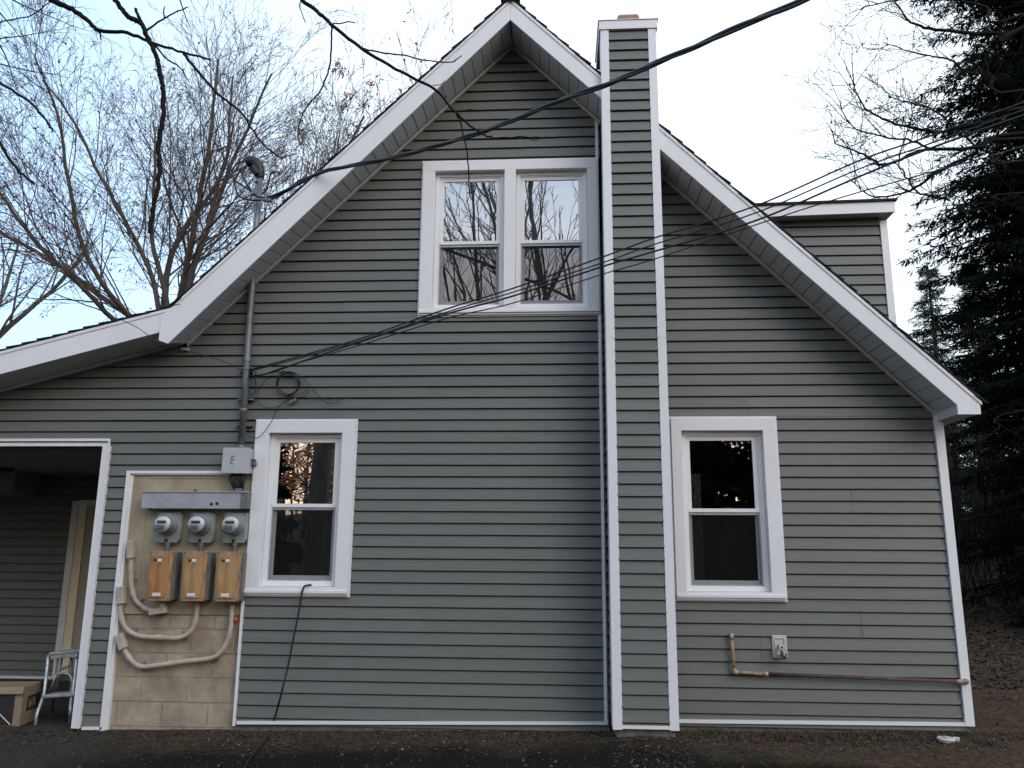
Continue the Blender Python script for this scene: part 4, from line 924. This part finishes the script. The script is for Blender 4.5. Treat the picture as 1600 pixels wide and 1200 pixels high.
rbp([(1600, 140), (1550, 118), (1510, 113), (1490, 95), (1460, 88), (1420, 80), (1380, 66)], .022, start=(9.0, 1.9, 7.5))
rbp([(1600, 170), (1550, 187), (1483, 203), (1443, 203), (1390, 190), (1353, 170), (1337, 143), (1332, 117)], .028, start=(9.05, 1.9, 6.8))
rbp([(1600, 207), (1533, 230), (1450, 233), (1383, 257), (1350, 240), (1310, 227), (1297, 200)], .030, start=(9.1, 1.9, 6.2))
rbp([(1600, 215), (1517, 243), (1460, 273), (1423, 297), (1383, 308), (1350, 300), (1333, 283)], .026, start=(9.1, 1.9, 6.0))
rbp([(1483, 313), (1450, 306), (1430, 298), (1412, 270), (1405, 250), (1420, 200), (1430, 160)], .014)
rbp([(1460, 233), (1417, 218), (1380, 213), (1337, 200), (1318, 175), (1313, 157)], .014)
rbp([(1600, 250), (1560, 243), (1520, 225), (1470, 180), (1440, 165), (1400, 155), (1370, 130)], .02, start=(9.1, 1.9, 6.4))
rbp([(1600, 20), (1540, 10), (1490, 0), (1440, -6), (1360, 8), (1345, 15)], .02, start=(8.9, 1.8, 9.5))
rbp([(1600, 300), (1560, 315), (1520, 330), (1490, 318)], .016, start=(9.2, 1.9, 5.6))
rbp([(1600, 640), (1560, 668), (1520, 700)], .012, Y=3.0, start=(9.3, 2.6, 3.6), dens=.3)
seg_mesh('limbs', lim, 5, M['barkd'], rb); seg_mesh('crown', tw[2]+tw[3]+tw[4], 3, M['barkd'], rb)
V, F = leaves(rn, [np.array(s_[3:6]) for s_ in tw[4] if s_[4] < 3] or [np.array((7., 1.4, 7.))], 150, .022, .03); np_mesh('leaves', V-np.array(WL[rb.name]), F, M['leafb'], rb)

# ---- conifers
def conifer(seed, base, h, rad, label, dens=1.0, bw=1.0, name='spruce_tree', nm='needle', group=None, zlow=.06, blade=.16):
    rn = random.Random(seed); t = empty(name, tuple(base), label, 'tree', group); bx, by, bz = base
    seg_mesh('trunk', [(bx, by, bz-.3+h*i/10, bx, by, bz-.3+h*(i+1)/10, h*.018*(1.1-i/10), h*.018*(1.0-i/10)+.01) for i in range(10)], 10, M['bark'], t)
    wood = []; V = []; nb = 0; z = zlow*h
    C0 = []; A0 = []; B0 = []
    while z < h*.985:
        f = 1-z/h; rl = rad*(f**.75)*(1 if z > .15*h else .8)
        for k in range(max(4, int(9*dens*(.5+f*.6)))):
            az = rn.uniform(0, 2*math.pi); L_ = rl*rn.uniform(.62, 1.12); p = np.array([bx, by, bz+z+rn.uniform(-.15, .15)]); n = max(4, int(L_/.28)); out_ = np.array([math.cos(az), math.sin(az), 0]); side = np.array([-math.sin(az), math.cos(az), 0])
            el = rn.uniform(-.05, .25)-.25*f
            for i in range(n):
                t_ = (i+1)/n; e_ = el-.35*t_+.55*max(0, t_-.6); d_ = out_+np.array([0, 0, e_]); d_ /= np.linalg.norm(d_); q = p+d_*L_/n
                wood.append((*p, *q, .022*(1-t_)+.006, .022*(1-t_)+.004)); 
                if t_ > .22:
                    m_ = int(5*dens)+1
                    for j in range(m_):
                        sg = 1 if (j % 2) else -1; w_ = (.28+.35*L_/3)*(1.15-t_)*rn.uniform(.6, 1.15); c = p+(q-p)*rn.random()
                        dd = side*sg*rn.uniform(.55, 1)+d_*rn.uniform(.3, .9)+np.array([0, 0, rn.uniform(-.55, -.02)]); dd /= np.linalg.norm(dd)
                        ns = max(2, int(w_/blade*3.2))
                        for s_ in range(ns):
                            cc_ = c+dd*w_*s_/ns; fd = dd*.8+rvec(rn)*.55; fd /= np.linalg.norm(fd); C0.append(cc_); A0.append(fd*blade*rn.uniform(.7, 1.4)); wv = np.cross(fd, rvec(rn)); B0.append(wv/max(.05, np.linalg.norm(wv))*blade*rn.uniform(.035, .075)*bw)
                p = q
        z += .30*rn.uniform(.8, 1.2)*(1 if dens >= 1 else 1.5)
    seg_mesh('branches', wood, 4, M['barkd'], t)
    C0, A0, B0 = map(np.array, (C0, A0, B0)); n = len(C0); V = np.stack([C0-B0*.5, C0+A0*.6-B0, C0+A0, C0+A0*.5+B0], axis=1).reshape(-1, 3)-np.array(WL[t.name])
    np_mesh('crown', V, np.arange(4*n).reshape(-1, 4), M[nm], t); return n
stats.append(conifer(2, (8.9, 6.2, gz(8.9, 6.2)), 25, 3.45, 'tall black green spruce filling the right edge', 2.5, 1.6, group='evergreens at the right', zlow=.03, blade=.13))
stats.append(conifer(3, (12.3, 10.5, gz(12.3, 10.5)), 19, 3.4, 'dark spruce standing behind the tall one at the right edge', 1.6, 1.6, group='evergreens at the right', blade=.22))
stats.append(conifer(8, (11.8, 18.0, gz(11.8, 18)), 8.9, 2.3, 'small pointed evergreen far behind, beside the dormer corner', 1.3, nm='needle2', group='evergreens at the right', blade=.2))
stats.append(conifer(9, (14.2, 20.0, gz(14.2, 20)), 9.5, 2.8, 'wide dark evergreen low behind the right corner board', 1.5, group='evergreens at the right', blade=.26))
# dark wooded bank beyond
rn = random.Random(77); segs = []
def simple_tree(x, y, h, r, nb=26):
    z = gz(x, y)-.2; lx, ly = rn.uniform(-.06, .06), rn.uniform(-.06, .06); P = [np.array([x+lx*h*i/6, y+ly*h*i/6, z+h*i/6]) for i in range(7)]
    for i in range(6): segs.append((*P[i], *P[i+1], r*(1-i*.14), r*(1-(i+1)*.14)))
    for k in range(nb):
        i = rn.randrange(2, 6); p = P[i]+(P[min(6, i+1)]-P[i])*rn.random(); az = rn.uniform(0, 6.28); d_ = np.array([math.cos(az), math.sin(az), rn.uniform(.3, 1.3)]); d_ /= np.linalg.norm(d_); L_ = h*rn.uniform(.08, .24)
        q = p+d_*L_*.5; q2 = q+(d_+rvec(rn)*.35)*L_*.5; segs.append((*p, *q, r*.22, r*.15)); segs.append((*q, *q2, r*.15, .012))
        for _ in range(3): c = p+(q-p)*rn.uniform(.3, 1); segs.append((*c, *(c+(d_+rvec(rn)*.9)*L_*.4), r*.09, .01))
for _ in range(150): a_ = rn.uniform(R(-60), R(75)); rr_ = rn.uniform(30, 60); simple_tree(math.sin(a_)*rr_, -2+math.cos(a_)*rr_, rn.uniform(5, 9), rn.uniform(.08, .2))
for _ in range(60): simple_tree(rn.uniform(10, 32), rn.uniform(14, 30), rn.uniform(4, 8), rn.uniform(.04, .12))
seg_mesh('far_woodland', segs, 4, M['barkd'], None, kind='stuff', label='dark bare woodland closing off the yard behind the house', cat='woodland')
# thicket of brush at the right corner of the yard
segs = []
for _ in range(1500):
    x, y = rn.uniform(5.2, 17), rn.uniform(7.5, 17); z = gz(x, y); h = rn.uniform(.5, 2.6)
    if x < 5.6+(y-7.5)*.2: continue
    p = np.array([x, y, z]); d_ = np.array([rn.uniform(-.35, .35), rn.uniform(-.3, .3), 1.])
    for i in range(3): q = p+(d_+rvec(rn)*.3)*h/3; segs.append((*p, *q, .012-.003*i, .009-.003*i)); segs.append((*q, *(q+(d_+rvec(rn)*1.1)*h*.2), .005, .002)); p = q
seg_mesh('brush', segs, 3, M['barkd'], None, kind='stuff', label='tangled dark brush on the bank right of the house', cat='brush')

# ---- trees behind the camera, seen only as reflections and soft shade
def far_back(seed, x, y, label, **kw):
    return bare_tree(seed, (x, y, gz(x, y)), 6, label, **kw)
gb = 'bare trees across the yard mirrored in the windows'
t1, n = bare_tree(41, (-3.6, -22, gz(-3.6, -22)), 6, 'bare forked tree across the yard mirrored in the upper window', maxlev=3, trunk_h=7, trunk_r=.34, lean=(.16, 0), limbL=9, vase=(10, 36), step=.8, rmin=.012, kids=.75, group=gb)
for i, (dx, dy, rz, lb) in enumerate(((3.6, 3.0, 1.3, 'second mirrored tree, nearer the yard middle'), (8.4, -4.0, 2.4, 'mirrored tree farther to the right across the yard'), (-5.5, -3.0, 4.0, 'mirrored tree farther to the left across the yard'), (13.0, 2.0, 5.2, 'rightmost mirrored tree across the yard'))):
    c = dup(t1, (dx, dy, 0), 'bare tree behind the camera: '+lb); c.rotation_euler.z = rz
rn = random.Random(99); bt = empty('beech_tree', (-7.6, -20, gz(-7.6, -20)), 'young tree with orange leaves, brightened to carry sky glow, across the yard mirrored in the lower left window', 'tree')
out = {i: [] for i in range(4)}; tips = []
grow(rn, (-7.6, -20, gz(-7.6, -20)-.1), (0.05, 0, 1), .12, 6.5, 0, 3, out, .5, .03, .1, (35, 70), 1.0, .012, tips)
seg_mesh('trunk', out[0], 8, M['bark'], bt); seg_mesh('crown', out[1]+out[2]+out[3], 3, M['twig'], bt)
V, F = leaves(rn, tips, 5000, .09, .5); np_mesh('leaves', V-np.array(WL[bt.name]), F, M['leafo'], bt)
ev, cnt = None, 0  # unseen evergreens added to block low sky glow from the lower window reflections
for (x, y, sc, lb) in ((4.4, -17.5, 1.15, 'unseen evergreen added to darken the reflection in the window right of the chimney'), (7.2, -16.5, 1.1, 'farther right evergreen of the row added to darken the panes'), (2.2, -19, 1.1, 'distant evergreen of the row added to darken the panes'), (-9.9, -16.0, 1.0, 'leftmost added evergreen, darkening the lower left window')):
    if ev is None:
        conifer(51, (x, y, gz(x, y)), 8.5, 2.8, lb, 1.0, 4.0, group='unseen evergreens added to darken the window reflections', blade=.4); ev = [o_ for o_ in col.objects if o_.get('label') == lb][0]
    else:
        c = dup(ev, (x-ev.location.x, y-ev.location.y, gz(x, y)-ev.location.z), lb); c.scale = (sc, sc, sc)
segs = []
for _ in range(260): a_ = rn.uniform(R(100), R(260)); rr_ = rn.uniform(26, 55); simple_tree(math.sin(a_)*rr_, -4+math.cos(a_)*rr_, rn.uniform(7, 13), rn.uniform(.12, .3), 20)
seg_mesh('near_woodland', segs, 4, M['bark'], None, kind='stuff', label='brown winter woodland around the near side of the yard', cat='woodland')

# ------------------------------------------------------------------ ground cover
rn = random.Random(31)
def scatter(name, n, area, size, mt, label, cat, flat=.25, yexp=1.0):
    V, F = [], []
    for _ in range(n):
        x, y = area(rn); z = gz(x, y)+.004; s = size*rn.uniform(.4, 1.4); a_ = np.array([rn.uniform(-1, 1), rn.uniform(-1, 1), rn.uniform(-flat, flat)]); a_ /= np.linalg.norm(a_)
        b_ = np.array([-a_[1], a_[0], rn.uniform(-flat, flat)]); c = np.array([x, y, z+rn.uniform(.0, size*.5)]); k = len(V)
        V += [c-a_*s, c+b_*s*.55-a_*s*.1, c+a_*s, c-b_*s*.5+a_*s*.2]; F.append((k, k+1, k+2, k+3))
    return np_mesh(name, np.array(V), np.array(F), M[mt], None, kind='stuff', label=label, cat=cat)
def near_wall(r_):
    x = r_.uniform(-4.9, 6.0); return x, (-abs(r_.gauss(0, .28))-.03 - (.45 if .36 < x < .95 else 0)) if x < 3.35 else r_.uniform(-.9, 2.5)
scatter('leaf_litter', 5200, near_wall, .016, 'litter', 'brown leaf crumbs and debris along the foot of the wall', 'leaf litter')
scatter('bank_leaves', 30000, lambda r_: (lambda y_: (r_.uniform(4.0+(y_-2)*.25, 9+(y_-2)*.6), y_))(r_.uniform(2.0, 15)), .030, 'bankl', 'fallen brown leaves on the bank right of the house', 'leaf litter', .6)
def peb(r_):
    x = r_.uniform(-3.2, 6.5); return x, (-abs(r_.gauss(.05, .3))-.05 - (.45 if .36 < x < .95 else 0)) if x < 3.35 else r_.uniform(-1, 3)
V, F = [], []
for _ in range(300):
    x, y = peb(rn); z = gz(x, y); s = rn.uniform(.002, .0075) if rn.random() < .92 else rn.uniform(.007, .011); k = len(V)
    V += [(x+s, y, z+.003), (x, y+s, z+.003), (x-s, y, z+.003), (x, y-s*.8, z+.003), (x+s*.2, y, z+s+.004)]; F += [(k, k+1, k+4), (k+1, k+2, k+4), (k+2, k+3, k+4), (k+3, k, k+4)]
np_mesh('pebbles', np.array(V), np.array(F), M['pebble'], None, kind='stuff', label='scattered pale pebbles on the dark ground', cat='pebbles')
V, F = [], []
def clod_area(r_):
    if r_.random() < .75: return near_wall(r_)
    return r_.uniform(-4.6, 4.5), r_.uniform(-1.5, -.2)
for _ in range(5200):
    x, y = clod_area(rn); z = gz(x, y); s = rn.uniform(.003, .010) if rn.random() < .9 else rn.uniform(.010, .020); k = len(V); a_ = rn.uniform(0, 6.28); jj = lambda: rn.uniform(.6, 1.3)
    V += [(x+math.cos(a_+q_*1.257)*s*jj(), y+math.sin(a_+q_*1.257)*s*jj(), z+rn.uniform(-.2, .35)*s) for q_ in range(5)]+[(x+rn.uniform(-.3, .3)*s, y, z+s*jj())]
    F += [(k+q_, k+(q_+1) % 5, k+5) for q_ in range(5)]
np_mesh('soil_clods', np.array(V), np.array(F), M['clod'], None, kind='stuff', label='loose soil clods and grit along the foot of the wall', cat='soil')
def tufts(name, n, areaf, hh, label):
    V, F = [], []
    for _ in range(n):
        cx, cy = areaf(rn)
        for _ in range(rn.randrange(8, 26)):
            x, y = cx+rn.gauss(0, .03), cy+rn.gauss(0, .025)
            if -.04 < y and x < 3.3: y = -.05
            z = gz(x, y)-.005; h = hh*rn.uniform(.4, 1.3); az = rn.uniform(0, 6.28); ln_ = rn.uniform(.3, 1.4); w = .0022
            dx, dy = math.cos(az), math.sin(az); k = len(V); e1 = (x+dx*h*ln_*.4, y+dy*h*ln_*.4, z+h*.7); e2 = (x+dx*h*ln_, y+dy*h*ln_, z+h*rn.uniform(.5, 1))
            V += [(x-dy*w, y+dx*w, z), (x+dy*w, y-dx*w, z), (e1[0]+dy*w, e1[1]-dx*w, e1[2]), (e1[0]-dy*w, e1[1]+dx*w, e1[2])]; F.append((k, k+1, k+2, k+3))
            V += [(e1[0]-dy*w, e1[1]+dx*w, e1[2]), (e1[0]+dy*w, e1[1]-dx*w, e1[2]), (e2[0]+dy*w*.3, e2[1]-dx*w*.3, e2[2]), (e2[0]-dy*w*.3, e2[1]+dx*w*.3, e2[2])]; F.append((k+4, k+5, k+6, k+7))
    np_mesh(name, np.array(V), np.array(F), M['grass'], None, kind='stuff', label=label, cat='grass')
tufts('grass', 230, lambda r_: (r_.uniform(1.0, 3.9), -.06-abs(r_.gauss(0, .16))), .045, 'dry winter grass tufts under the right part of the wall')
tufts('moss_grass', 120, lambda r_: (r_.uniform(-2.9, .9), -.08-abs(r_.gauss(0, .15))), .018, 'short withered grass at the foot of the wall left of the chimney')
tufts('yard_grass', 260, lambda r_: (r_.uniform(3.6, 7), r_.uniform(-.8, 4)), .035, 'thin withered grass on the yard right of the house')
print('crown segs', stats)
